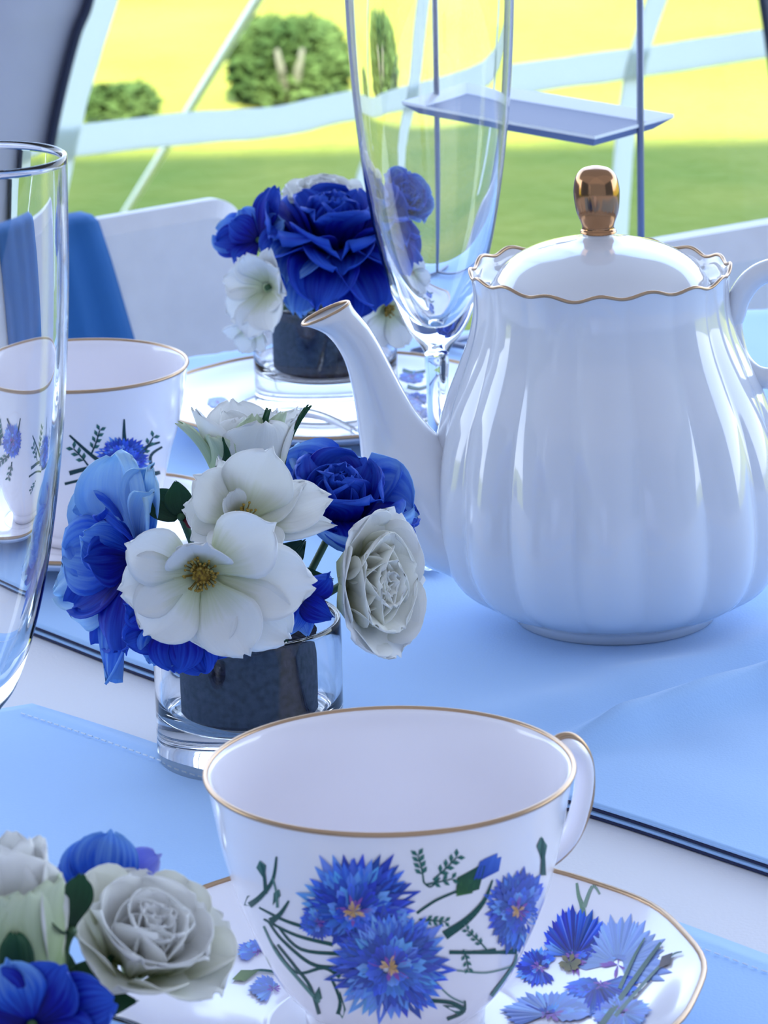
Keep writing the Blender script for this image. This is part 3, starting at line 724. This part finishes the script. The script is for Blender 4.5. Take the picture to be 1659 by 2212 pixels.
# rose bud at the top
c = at(530, 1050, 1.262)
f = Flower('white_rose', 'pale green and white rosebud topping the middle bouquet', c, dirv(.02, 1, .25), VF)
for k, (az, tl, l, w_, m_) in enumerate(((0, 6, .022, .018, W_), (120, 6, .022, .018, W_), (240, 6, .022, .018, W_), (60, 12, .025, .024, W_), (180, 12, .026, .024, W_), (300, 12, .025, .024, W_), (20, 20, .027, .028, W_), (110, 24, .029, .028, W_), (200, 22, .027, .028, W_), (285, 22, .027, .026, W_))):
    f.petal(az, tl, l, w_, m_, off=.004 + .0007 * k, b0=.12, b1=-.1, cup_r=.012 + .0008 * k, ruffle=.03, neck=.6)
def frontp(f, x, tl, l, w_, m_, cup_r, name='petal', off=.011, b0=.5, b1=-.7, tip='round', lift=0, ruffle=.03):
    """petal placed on the side of the flower that faces the lens; x is sideways -1..1"""
    v = cR * x - _f * math.sqrt(max(0, 1 - x * x)); v = (v - f.a * v.dot(f.a)).normalized()
    az = math.degrees(math.atan2(v.dot(f.e2), v.dot(f.e1)))
    f.petal(az, tl, l, w_, m_, off=off, b0=b0, b1=b1, cup_r=cup_r, name=name, tip=tip, lift=lift, ruffle=ruffle)
frontp(f, .80, 12, .028, .016, PG, .009, off=.0135); frontp(f, .22, 9, .028, .015, PG, .009, off=.0145); frontp(f, -.62, 22, .021, .017, PG, .012, off=.0125); frontp(f, -.98, 38, .026, .013, PG, .010, off=.010); frontp(f, .98, 22, .026, .018, W_, .012, off=.011)
frontp(f, -.30, 4, .025, .022, W_, .016, off=.011)
frontp(f, .48, 9, .030, .0055, leaf_m, .01, 'sepal', off=.0155, tip='point'); frontp(f, -.42, 12, .020, .005, leaf_m, .01, 'sepal', off=.0150, tip='point'); frontp(f, .99, 24, .030, .004, leaf_m, .01, 'sepal', off=.013, tip='point')
# ranunculus
c = at(778, 1262, 1.228)
f = rose('white_ranunculus', 'layered cream ranunculus on the right of the middle bouquet', c, dirv(.72, .02, .68), VF, .0190, WG, W_, 5, .62, .4, 4, .035, 1.0, 1.28)
# blue flower on the left
c = at(300, 1205, 1.238)
f = Flower('blue_delphinium', 'large bright blue bloom drooping from the left side of the middle bouquet', c, dirv(-.75, .05, .75), VF)
for az, tl, l, w_, m_, kw in ((14, 72, .034, .036, BP, dict(b1=-.4)), (42, 84, .034, .036, BP, dict(b1=-.6)), (125, 99, .040, .030, BP, dict(b1=-.2)), (-20, 74, .034, .022, BP, dict(b1=-.2)), (-8, 50, .024, .020, BD, dict(b1=.2)), (-32, 66, .030, .015, BP, dict(b1=-.2)),
        (75, 76, .028, .032, BL, dict(b1=-.4)), (100, 70, .027, .028, BL, dict(b1=-.3)), (132, 80, .030, .022, BD, dict(b1=-.3)), (118, 95, .040, .021, BP, dict(b1=-.1)),
        (152, 92, .036, .026, BD, dict(b1=-.5)), (165, 98, .045, .019, BL, dict(b1=-.4, tip='point')), (60, 45, .020, .022, BL, dict(b1=.3)), (110, 40, .018, .02, BD, dict(b1=.4)), (-170, 80, .030, .024, BD, dict(b1=-.3))):
    b1 = kw.pop('b1'); f.petal(az, tl, l, w_, m_, off=.002, b0=.15, b1=b1, cup_r=.028, ruffle=.09, **kw)
# blue under the anemone
c = at(385, 1325, 1.212)
f = Flower('blue_delphinium', 'deep blue petals hanging over the glass rim below the white flowers, middle bouquet', c, dirv(-.1, -.7, .8), VF)
for az, tl, l, w_, m_ in ((150, 78, .019, .018, BL), (175, 70, .019, .019, BD), (-155, 75, .021, .018, BD), (-120, 80, .021, .018, BD), (110, 80, .019, .018, BD), (60, 80, .018, .018, BD), (0, 80, .018, .018, BD)):
    f.petal(az, tl, l, w_, m_, off=.001, b0=.1, b1=.1, cup_r=.02, ruffle=.08)
c = at(640, 1290, 1.225)
f = Flower('blue_delphinium', 'small blue bloom between the lowest white flower and the ranunculus', c, dirv(.1, -.6, .8), VF)
for az, tl, l, w_, m_ in ((160, 75, .013, .011, BL), (-165, 80, .013, .009, BL), (-110, 70, .013, .012, BD), (110, 75, .013, .013, BD), (20, 70, .02, .014, BD), (-30, 70, .022, .014, BD)):
    f.petal(az, tl, l, w_, m_, off=.001, b0=.1, b1=.1, cup_r=.016, ruffle=.06, tip='point')
# blue rose on the right
c = at(722, 1105, 1.268)
f = rose('blue_rose', 'ruffled deep blue rose behind the ranunculus in the middle bouquet', c, dirv(.15, .85, .6), VF, .0215, BD, BL, 4, .9, 1.2, 8, .13)
for az, tl, l, w_, m_ in ((-100, 92, .030, .026, BL), (-70, 80, .030, .016, BP), (-125, 98, .031, .026, BL), (100, 80, .027, .024, BD), (180, 92, .026, .028, BD), (150, 90, .026, .024, BD), (-160, 95, .027, .026, BD)):
    f.petal(az, tl, l, w_, m_, off=.003, b0=.25, b1=-.5, cup_r=.026, ruffle=.08)
# dark green leaf and red calyx
c = at(392, 1120, 1.222)
f = Flower('green_leaf_sprig', 'dark green leaf with a dark red calyx tucked behind the open white flowers', c, dirv(-.2, .5, .8), VF, 'leaf')
f.petal(10, 50, .012, .010, leaf_m, b0=0, b1=.3, cup_r=.01, name='leaf', tip='point'); f.petal(-60, 70, .012, .009, leaf_m, b0=0, b1=.3, cup_r=.01, name='leaf', tip='point'); f.petal(-110, 75, .009, .006, petal_mat('red_calyx', (.1, .01, .02), (.14, .01, .03), (.10, .01, .03), .1), b0=0, b1=.3, cup_r=.01, name='calyx')
f.petal(60, 90, .016, .012, leaf_m, b0=0, b1=.3, cup_r=.01, name='leaf', tip='point')
# filler leaves inside
c = at(560, 1270, 1.250)
f = Flower('green_leaf_sprig', 'shadowed dark green leaves filling the heart of the middle bouquet', c, dirv(0, .7, .7), VF, 'leaf')
for k in range(9): f.petal(k * 40, 80 + 10 * (k % 2), .024, .014, leaf_m, b0=.1, b1=-.3, cup_r=.02, name='leaf', tip='point')

# ------- far bouquet
c = at(718, 510, 1.655)
f = rose('blue_rose', 'large deep blue rose in front of the far vase bouquet', c, dirv(.05, .92, .45), VB, .0245, BD, BD, 4, .9, .3, 8, .12)
for x, tl, l, w_, m_, of in ((-.95, 84, .028, .030, BD, .006), (.97, 90, .030, .030, BD, .006), (-.75, 96, .028, .030, BL, .006), (-.35, 104, .036, .034, BD, .007), (.25, 108, .036, .036, BD, .007), (.75, 100, .034, .034, BD, .006), (-.15, 80, .026, .034, BD, .009), (.5, 78, .026, .032, BD, .009), (-.6, 118, .036, .028, BL, .005), (.05, 122, .036, .030, BD, .006)):
    frontp(f, x, tl, l, w_, m_, .022, off=of, b0=.35, b1=-.9, ruffle=.10, lift=-.004)
c = at(698, 452, 1.685)
rose('white_rose', 'pale white rose at the top back of the far bouquet', c, dirv(0, .9, .4), VB, .0165, W_, W_, 5, .7, .2, 4, .04)
c = at(560, 520, 1.655)
f = Flower('blue_delphinium', 'pointed bright blue bloom sticking out left of the far bouquet', c, dirv(-.5, .3, .8), VB)
for az, tl, l, w_, m_ in ((88, 88, .022, .020, BL), (105, 80, .020, .016, BD), (45, 75, .016, .014, BL), (0, 78, .022, .012, BD), (-18, 70, .024, .014, BD), (-60, 72, .016, .014, BL), (160, 70, .014, .014, BD), (70, 55, .014, .014, BD)):
    f.petal(az, tl, l, w_, m_, off=.001, b0=.1, b1=-.2, cup_r=.018, ruffle=.09)
c = at(578, 622, 1.630)
f = Flower('white_lily', 'white trumpet-like bloom leaning left over the far vase rim', c, dirv(-.45, -.05, .85), VB)
for az, tl, l, w_, b1 in ((15, 62, .019, .016, .4), (45, 75, .016, .014, .2), (85, 80, .018, .016, -.1), (130, 82, .020, .017, -.4), (165, 78, .021, .018, -.3), (-150, 60, .021, .020, -.2), (-100, 66, .015, .018, .2), (-50, 62, .017, .016, .3), (-20, 70, .020, .011, .3)):
    f.petal(az, tl, l, w_, W_, off=.002, b0=.1, b1=b1, cup_r=.014, ruffle=.05)
c = at(548, 705, 1.640)
f = Flower('white_lily', 'small white drooping blossom under the white bloom at the far vase', c, dirv(-.4, -.8, .5), VB)
for az, tl, l, w_ in ((0, 60, .010, .012), (72, 65, .012, .012), (144, 60, .012, .011), (216, 62, .010, .012), (288, 66, .011, .012)):
    f.petal(az, tl, l, w_, W_, off=.002, b0=.1, b1=.2, cup_r=.009, ruffle=.04)
c = at(835, 668, 1.665)
f = Flower('white_anemone', 'white flower with yellow stamens between the teapot spout and the tall flute', c, dirv(.5, -.25, .8), VB)
for az in range(0, 360, 60): f.petal(az + 20, 76, .0165, .015, W_, off=.002, b0=.1, b1=-.1, cup_r=.018, ruffle=.05)
f.stamens(.003, 24, .004, .0018)
c = at(850, 462, 1.690)
f = rose('blue_rose', 'small blue rose at the right back of the far bouquet, seen through the tall flute', c, dirv(.4, .5, .7), VB, .0150, BD, BL, 5, .7, .3, 4, .07)

# ------- near blurred bouquet
c = at(45, 2120, .905)
f = Flower('white_rose', 'blurred pale green rosebud with white top at the lower left edge', c, dirv(-.05, 1, .25), VN)
for k, (az, tl, l, w_, m_) in enumerate(((0, 3, .038, .026, W_), (120, 3, .038, .026, W_), (240, 3, .038, .026, W_), (60, 6, .037, .030, W_), (180, 6, .037, .030, W_), (300, 6, .036, .030, W_))):
    f.petal(az, tl, l, w_, m_, off=.004 + .0006 * k, b0=.12, b1=-.15, cup_r=.014 + .001 * k, ruffle=.01, neck=.7, edge=.012)
frontp(f, .85, 6, .029, .028, PG, .014, off=.012, b0=.3, b1=-.5); frontp(f, -.85, 6, .029, .028, PG, .014, off=.012, b0=.3, b1=-.5); frontp(f, .35, 4, .028, .024, PG, .014, off=.013, b0=.3, b1=-.5)
frontp(f, -.2, 5, .027, .022, PG, .012, off=.0105, b0=.25, b1=-.45)
frontp(f, .05, 5, .018, .009, leaf_m, .012, 'sepal', off=.0145, b0=.3, b1=-.4)
c = at(305, 2060, .925)
f = rose('white_ranunculus', 'blurred white ranunculus beside the saucer at lower left', c, dirv(.35, .75, .6), VN, .0195, W_, WG, 5, .85, .4, 5, .06)
c = at(225, 1960, .945)
f = Flower('blue_delphinium', 'blurred mid blue petals behind the near white flowers at lower left', c, dirv(-.1, .6, .7), VN)
for az, tl, l, w_, m_ in ((20, 66, .018, .019, BL), (-5, 60, .019, .02, BL), (-50, 75, .019, .013, BV), (60, 70, .015, .015, BD), (-90, 70, .018, .013, BV), (150, 60, .014, .014, BD), (-150, 60, .014, .014, BD)):
    f.petal(az, tl, l, w_, m_, off=.001, b0=.2, b1=-.1, cup_r=.014, ruffle=.06)
c = at(155, 2015, .905)
f = Flower('green_leaf_sprig', 'blurred dark green leaf standing between the near rosebud and ranunculus', c, dirv(.3, .8, .5), VN, 'leaf')
f.petal(-30, 28, .015, .009, leaf_m, b0=0, b1=.3, cup_r=.012, name='leaf'); f.petal(60, 60, .010, .007, leaf_m, b0=0, b1=.3, cup_r=.012, name='leaf')
c = at(70, 2215, .885)
f = Flower('blue_delphinium', 'blurred deep blue bloom in the bottom left corner', c, dirv(-.1, .2, 1), VN)
for az, tl, l, w_, m_ in ((60, 70, .018, .02, BD), (20, 68, .017, .015, BL), (-30, 72, .017, .018, BD), (-75, 80, .022, .02, BD), (100, 80, .018, .02, BL), (150, 80, .018, .02, BD), (-120, 80, .018, .02, BD), (180, 80, .018, .02, BD)):
    f.petal(az, tl, l, w_, m_, off=.001, b0=.1, b1=.0, cup_r=.02, ruffle=.07)
c = at(120, 2190, .910)
f = Flower('green_leaf_sprig', 'blurred dark leaves filling the near bouquet at lower left', c, dirv(0, .7, .7), VN, 'leaf')
for k in range(8): f.petal(k * 45, 75, .020, .012, leaf_m, b0=.1, b1=-.3, cup_r=.02, name='leaf', tip='point')

# ------------------------------------------------------------------ champagne flutes
def flute(label, loc, s, zb, zt, rmax, foot_r, lean=0):
    t = thing('champagne_flute', label, 'glass', loc)
    H_ = zt - zb; r = rmax
    outer = [(0, 0), (foot_r - .002, 0), (foot_r, .0008), (foot_r - .002, .0018), (foot_r * .5, .0036), (.0060 * s, .008 * s), (.0038 * s, .016 * s), (.0036 * s, zb - .012 * s), (.0040 * s, zb - .004 * s), (.16 * r, zb + .001), (.38 * r, zb + H_ * .055), (.60 * r, zb + H_ * .155), (.76 * r, zb + H_ * .27), (.89 * r, zb + H_ * .42), (.97 * r, zb + H_ * .58), (r, zb + H_ * .75), (.99 * r, zb + H_ * .9), (.975 * r, zt)]
    th = .0015
    inner = [(.975 * r - th, zt), (.99 * r - th, zb + H_ * .9), (r - th, zb + H_ * .75), (.97 * r - th, zb + H_ * .58), (.89 * r - th, zb + H_ * .42), (.76 * r - th * 1.2, zb + H_ * .28), (.58 * r - th * 1.3, zb + H_ * .175), (.34 * r - th, zb + H_ * .10), (.12 * r, zb + H_ * .065), (0, zb + H_ * .06)]
    pf = prof(outer, 5) + [(.975 * r - th / 2, zt + .0005)] + prof(inner, 5)
    vs, fs = lathe(pf, 96); n_ = fix(obj('bowl', [(v[0] + lean * max(0, v[2] - .01), v[1], v[2]) for v in vs], fs, glass, t))
    return t
FL = on(-26, 1925, -.002)
def zat(px, py, Y): return at(px, py, Y).z
z_r = zat(-22, 340, FL.y) - FL.z; z_b = zat(-22, 1545, FL.y) - FL.z
flute('clear champagne flute cut off by the left edge of the picture', FL, .95, z_b, z_r, 186 / FPX * 1.13, .0245, .050)
FC = on(949, 1050, 0); FC.z = SZ + .0005
z_b = zat(945, 760, FC.y) - FC.z; z_r = zat(925, -420, FC.y) - FC.z
flute('tall clear champagne flute standing behind the teapot spout', FC, 1.25, z_b, z_r, 183 / FPX * 1.605, .036)

# ------------------------------------------------------------------ teapot
TPl = V((TP.x, TP.y, SZ + .0004))
tp = thing('teapot', 'white fluted porcelain teapot with gold rim and golden lid knob', 'teapot', TPl)
NL = 16
bp = [(.0330, .0000), (.0372, .0000), (.0378, .0030), (.0400, .0048), (.0480, .0080), (.0575, .0150), (.0635, .0260), (.0655, .0380), (.0648, .0520), (.0622, .0680), (.0580, .0830), (.0530, .0955), (.0490, .1060), (.0468, .1150), (.0463, .1230), (.0468, .1285), (.0474, .1310)]
outer = prof(bp[2:], 6)
inn = [(.0462, .1308), (.0455, .1285), (.0448, .1262), (.0410, .1255), (.0405, .1200), (.0400, .1150), (0, .1150)]
pf = [(0, .0030), (.0325, .0030), (.0335, .0000), (.0372, .0000)] + outer + inn
n_out = len(outer) + 4
def shear(vs): return [V((v[0] - .034 * v[2], v[1], v[2])) for v in vs]
def pot_fn(r, z, a, i):
    if z < .004: return r, z
    amp = interp(z, [(.004, .004), (.012, .040), (.035, .058), (.07, .040), (.10, .022), (.124, .012), (.131, .016)])
    if r < .0445 and z > .10: amp = .0 if r < .0412 else .01
    lob = abs(math.cos(a * NL / 2 + .5)); lob = 1 - (1 - lob) ** 1.0
    sc = (lob - .64)
    zz = z
    if z > .118 and r > .0440: zz = z + (.0009 * (math.cos(a * NL + 1.0)) + .0006 * math.cos(a * 5)) * (z - .118) / .013
    return r * (1 + amp * sc), zz
vs, fs = lathe(pf, 288, pot_fn); fix(obj('body', shear(vs), fs, porc, tp))
gp = [];
for k in range(288):
    a = 2 * PI * k / 288; r, z = pot_fn(.0470, .1312, a, 0); gp.append(V((r * math.cos(a), r * math.sin(a), z + .0002)))
vs, fs = tube(gp, .0007, 8, True); obj('gold_rim', shear(vs), fs, gold_line, tp)
# lid
lp = prof([(0, .1240), (.0385, .1240), (.0400, .1252), (.0404, .1268), (.0385, .1300), (.0340, .1345), (.0270, .1383), (.0180, .1410), (.0100, .1424), (.0062, .1436), (.0052, .1452), (0, .1456)], 6)
lp = [(r * .97, z) for r, z in lp]
vs, fs = lathe(lp, 96); lid = fix(obj('lid', shear(vs), fs, porc, tp))
kp = prof([(0, .1450), (.0060, .1450), (.0064, .1460), (.0058, .1470), (.0061, .1490), (.0076, .1535), (.0083, .1590), (.0083, .1630), (.0074, .1675), (.0052, .1704), (.0020, .1715), (0, .1716)], 7)
kp = [(r, .1450 + (z - .1450) * .92) for r, z in kp]
vs, fs = lathe(kp, 48); fix(obj('knob', shear(vs), fs, gold, lid))
# spout: rings spanned between the two outlines seen, in the plane through the pot's axis
def pp(x, y): p = at(x, y, TP.y); return V((p.x - TPl.x, 0, p.z - TPl.z))
pairs = [((650, 703), (757, 653)), ((672, 706), (768, 672)), ((706, 723), (797, 706)), ((733, 757), (822, 746)), ((751, 800), (846, 792)), ((764, 860), (874, 845)), ((774, 930), (903, 893)), ((783, 1010), (940, 935)), ((803, 1085), (985, 985)), ((850, 1165), (1030, 1060)), ((900, 1205), (1090, 1110)), ((965, 1232), (1140, 1160))]
PA = spline([pp(*a) for a, b in pairs], 5); PB = spline([pp(*b) for a, b in pairs], 5)
vs = []; fs = []; sg = 28; n = len(PA)
def ring(a, b, k_, dep):
    cc = (a + b) / 2; h = (b - a) / 2 * k_
    return [cc + h * math.cos(2 * PI * k / sg) + V((0, 1, 0)) * dep * math.sin(2 * PI * k / sg) for k in range(sg)]
rings_ = []
for i in range(n):
    a, b = PA[i], PB[i]; u = i / (n - 1); dep = min((b - a).length / 2, .0076 + .014 * u) + .009 * max(0, (u - .6) / .4)
    rings_.append(ring(a, b, 1, dep))
inner_r = []
for i in range(0, 12):
    a, b = PA[i], PB[i]; dep = (b - a).length / 2
    inner_r.append(ring(a, b, .84, dep * .80))
allr = inner_r[::-1] + rings_
for rg in allr: vs += rg
for i in range(len(allr) - 1):
    for k in range(sg):
        k2 = (k + 1) % sg; fs.append((i * sg + k, i * sg + k2, (i + 1) * sg + k2, (i + 1) * sg + k))
fs.append(tuple(range(sg)))
sp = obj('spout', vs, fs, porc, tp)
vs, fs = tube([r_ + V((0, 0, .0002)) for r_ in ring(PA[0], PB[0], .93, min((PB[0] - PA[0]).length / 2, .0076) * .93)], .0007, 8, True); obj('gold_rim', vs, fs, gold_line, sp)
# handle
hp = [(1540, 720), (1580, 690), (1598, 640), (1632, 598), (1690, 580), (1760, 600), (1805, 660), (1810, 740), (1780, 830), (1730, 900), (1690, 960), (1650, 1000)]
path = spline([pp(*q) for q in hp], 6)
vs, fs = tube(path, .0042, 14, ref=(0, 1, 0)); obj('handle', vs, fs, porc, tp)
hp = [(1580, 690), (1584, 730), (1600, 780), (1635, 812), (1680, 815), (1740, 790), (1790, 770)]
path = spline([pp(*q) for q in hp], 6)
vs, fs = tube(path, [.0040] * len(path), 14, ref=(0, 1, 0)); obj('handle_scroll', vs, fs, porc, tp)

# ------------------------------------------------------------------ serving stand
SP = on(1158, 815, 0)
ps = thing('serving_stand', 'tiered metal serving stand with a grey rectangular tray behind the teapot', 'cake stand', (SP.x, SP.y, SZ))
zt_ = zat(1165, 246, SP.y) - SZ
tcn = [on(x, y, zt_ - .0) - V((SP.x, SP.y, SZ + zt_)) for x, y in ((868, 215), (1272, 303), (1468, 243), (1013, 184))]   # left, front, right, back corner
for q_ in tcn: q_.z = 0
LA = (tcn[0] * .5 + tcn[3] * .5) * .99 + (tcn[1] + tcn[2]) * .005; LBv = tcn[1] * .44 + tcn[2] * .56
ld = (LBv - LA).normalized(); sd2 = V((-ld.y, ld.x, 0)); mc = (tcn[0] + tcn[1] + tcn[2] + tcn[3]) / 4
def tray(name, z, hl, lip):
    e1_ = (tcn[1] + tcn[2] - tcn[0] - tcn[3]) / 4 * hl; e2_ = (tcn[2] + tcn[3] - tcn[0] - tcn[1]) / 4 * hl
    l1, l2 = e1_.length, e2_.length
    def rct(ins, zz): return [mc + e1_ * a * (1 - ins / l1) + e2_ * b * (1 - ins / l2) + V((0, 0, zz)) for a, b in ((-1, -1), (1, -1), (1, 1), (-1, 1))]
    v = rct(lip, z - .003) + rct(lip - .001, z - .0025) + rct(0, z + .0005) + rct(0, z - .001) + rct(lip - .0005, z - .006)
    f_ = [(0, 1, 2, 3)]; f2 = []
    for k in range(4):
        k2 = (k + 1) % 4
        f2 += [(k, 4 + k, 4 + k2, k2), (4 + k, 8 + k, 8 + k2, 4 + k2), (8 + k, 12 + k, 12 + k2, 8 + k2)]
        f_ += [(12 + k, 16 + k, 16 + k2, 12 + k2)]
    f_.append((19, 18, 17, 16))
    o = obj(name, v, f_, traygrey, ps, smooth=False); obj('tray_rim', v, f2, trayrim, o, smooth=False)
    return o
tray('tray', zt_, 1, .0078)
tray('upper_tray', zt_ + .115, .95, .006)
for p in (LA, LBv):
    vs, fs = tube([p + V((0, 0, .002)), p + V((0, 0, .1)), p + V((0, 0, zt_ + .13))], .0016, 12); obj('pole', vs, fs, darksteel, ps)
    vs, fs = tube([p - sd2 * .020 + V((0, 0, .002)), p + sd2 * .020 + V((0, 0, .002))], .0016, 10); obj('foot', vs, fs, darksteel, ps)
vs, fs = tube([LA + V((0, 0, .003)), LBv + V((0, 0, .003))], .0015, 10); obj('crossbar', vs, fs, darksteel, ps)
vs, fs = tube([LA + V((0, 0, zt_ + .13)), (LA + LBv) / 2 + V((0, 0, zt_ + .17)), LBv + V((0, 0, zt_ + .13))], .0016, 10); obj('carrying_handle', vs, fs, darksteel, ps)

# ------------------------------------------------------------------ cutlery
K1 = on(948, 1240, .001); K0 = on(800, 1165, .001)
kd = (K1 - K0).normalized(); kn = V((-kd.y, kd.x, 0)); vs = []; fs = []; Ls = (K1 - K0).length; n = 20
for i in range(n + 1):
    u = i / n; s = Ls * (u - .9 * 0) ; wd_ = .0075 * (1 - u ** 4) ** .5 + .0002
    for a, b in ((-1, 0), (0, 1), (1, 0), (0, -1)): vs.append(K0 + kd * s + kn * a * wd_ + V((0, 0, .0012 + b * .0011)))
for i in range(n):
    for k in range(4): fs.append((i * 4 + k, i * 4 + (k + 1) % 4, (i + 1) * 4 + (k + 1) % 4, (i + 1) * 4 + k))
fs.append((3, 2, 1, 0)); fs.append(tuple(n * 4 + k for k in range(4)))
kt = thing('table_knife', 'broad silver knife tip showing between the middle bouquet and the teapot', 'knife', K0)
obj('blade', rel(vs, K0), fs, steel, kt, smooth=False)
vs, fs = tube([K0 - kd * .09 + V((0, 0, .003)), K0 - kd * .04 + V((0, 0, .003)), K0 + kd * .004 + V((0, 0, .0015))], [.005, .0045, .0018], 12, squash=.6); obj('handle', rel(vs, K0), fs, steel, kt)
# teaspoon lying on the far plate in front of the vase
S0 = on(600, 905, .008); S1 = on(770, 945, .008)
spn = thing('teaspoon', 'silver teaspoon on the front of the far plate', 'spoon', S0)
sdv = (S1 - S0).normalized(); path = [S0 + sdv * (S1 - S0).length * u + V((0, 0, .0025 + .0035 * math.sin(PI * u))) for u in [k / 16 for k in range(17)]]
vs, fs = tube(path, [.0016 + .0012 * (1 - k / 16) for k in range(17)], 10, squash=.5, ref=(0, 0, 1)); obj('handle', rel(vs, S0), fs, steel, spn)
sn = V((-sdv.y, sdv.x, 0)); vs = []; fs = []
for i in range(13):
    a = PI * i / 12
    for j in range(13):
        b = -1 + 2 * j / 12; xl = -math.cos(a) * .013; wv = math.sin(a) * .0085 * b
        vs.append(S1 + sdv * (.012 + xl) + sn * wv + V((0, 0, .0035 - .0028 * (1 - (xl / .013) ** 2) * (1 - b * b))))
for i in range(12):
    for j in range(12): k = i * 13 + j; fs.append((k, k + 1, k + 14, k + 13))
solid(obj('spoon_bowl', rel(vs, S0), fs, steel, spn), .0008)

# ------------------------------------------------------------------ chairs
def rounded_panel(w_, h_, r, t_, name, root, z0, y0, curve=.02):
    """backrest with rounded upper corners, bulged a little"""
    pts = []
    for cx, cz, a0 in ((w_ / 2 - r, h_ - r, 0), (-w_ / 2 + r, h_ - r, 90), (-w_ / 2 + r * .4, r * .4, 180), (w_ / 2 - r * .4, r * .4, 270)):
        rr = r if cz > h_ / 2 else r * .4
        for k in range(9):
            a = math.radians(a0 + 90 * k / 8); pts.append((cx + rr * math.cos(a), cz + rr * math.sin(a)))
    n = len(pts); vs = []; fs = []; b = t_ * .35
    for yy, ins in ((-t_ / 2, b), (-t_ / 2 + b, 0), (t_ / 2 - b, 0), (t_ / 2, b)):
        for x, z in pts:
            xi = x * (1 - 2 * ins / w_); zi = h_ / 2 + (z - h_ / 2) * (1 - 2 * ins / h_)
            vs.append((xi, y0 + yy + curve * (1 - (2 * xi / w_) ** 2), z0 + zi))
    for i in range(3):
        for k in range(n): fs.append((i * n + k, i * n + (k + 1) % n, (i + 1) * n + (k + 1) % n, (i + 1) * n + k))
    fs.append(tuple(range(n - 1, -1, -1))); fs.append(tuple(3 * n + k for k in range(n)))
    o = obj(name, vs, fs, chair_m, root, smooth=False); return o
def chair(label, corner, along, right_corner, w_=.44, h_=.42, th_=.022):
    """corner: world point of a top corner of the backrest, along: direction of the top edge away from it"""
    ad = V((along.x, along.y, 0)).normalized()
    c = corner + ad * w_ / 2; xdir = -ad if right_corner else ad
    rz = math.atan2(xdir.y, xdir.x); top = corner.z
    t = thing('chair', label, 'chair', (c.x, c.y, 0), rz)
    rounded_panel(w_, h_, .020, th_, 'backrest', t, top - h_, 0, .0)
    # the seat is turned away from the table so that nothing runs into it
    sy = .03
    vs, fs = box(-w_ / 2 + .01, w_ / 2 - .01, sy, sy + .40, .42, .45); o = obj('seat', vs, fs, chair_m, t, smooth=False); bv = o.modifiers.new('b', 'BEVEL'); bv.width = .01; bv.segments = 3
    for sx_ in (-1, 1):
        vs, fs = tube([V((sx_ * (w_ / 2 - .03), .022, 0)), V((sx_ * (w_ / 2 - .03), .016, .45)), V((sx_ * (w_ / 2 - .03), .022, top - .08))], .011, 10); obj('leg', vs, fs, chair_edge, t)
        vs, fs = tube([V((sx_ * (w_ / 2 - .03), sy + .37, 0)), V((sx_ * (w_ / 2 - .03), sy + .35, .43))], .011, 10); obj('leg', vs, fs, chair_edge, t)
    return t
Ca = at(518, 418, 2.06); Cb = on(215, 470, Ca.z - SZ)
ch1 = chair('white chair back at left with rounded corner, behind the smaller cup', Ca, Cb - Ca, True, .46)
Da = at(1400, 522, 2.02); Db = on(1659, 478, Da.z - SZ)
dd_ = (Db - Da).normalized(); Dc = Da - dd_ * .06
ch2 = chair('white chair back at right behind the teapot lid and handle', Dc, Db - Da, False, .46, .42, .040)
# sash over the left chair
M1 = Matrix.Translation(ch1.location) @ Matrix.Rotation(ch1.rotation_euler.z, 4, 'Z'); M1i = M1.inverted()
def chx(px, py):
    d = ray(px, py); a = M1i @ CAM; b = M1i.to_3x3() @ d; k = (-.011 - a.y) / b.y; return a + b * k
p1 = chx(212, 462); p2 = chx(292, 735); topz = Ca.z
wt = .075; sl = (p2.x - p1.x) / (p2.z - p1.z)
vs = []; fs = []
def sash_row(z, y):
    e = p1.x + sl * (min(z, topz) - topz); l = e - .055 - (topz - min(z, topz)) * .12
    return [V((l + (e - l) * k / 12, y + (.0012 * math.sin(k * 1.7) if y < 0 else 0), z)) for k in range(13)]
rows = [sash_row(topz - .40, -.0135), sash_row(topz - .3, -.0135), sash_row(topz - .2, -.0135), sash_row(topz - .1, -.0135), sash_row(topz - .02, -.0135), sash_row(topz + .0005, -.0118), sash_row(topz + .0028, -.006), sash_row(topz + .0028, .006), sash_row(topz + .0005, .0125), sash_row(topz - .1, .0135), sash_row(topz - .3, .0135)]
for r_ in rows: vs += r_
for i in range(len(rows) - 1):
    for k in range(12): a = i * 13 + k; fs.append((a, a + 1, a + 14, a + 13))
so = obj('fabric_sash', vs, fs, sash_m, loc=ch1.location); so.rotation_euler = ch1.rotation_euler; solid(so, .0015, 0)
tag(so, 'deep blue cloth sash hanging over the left white chair back', 'sash')
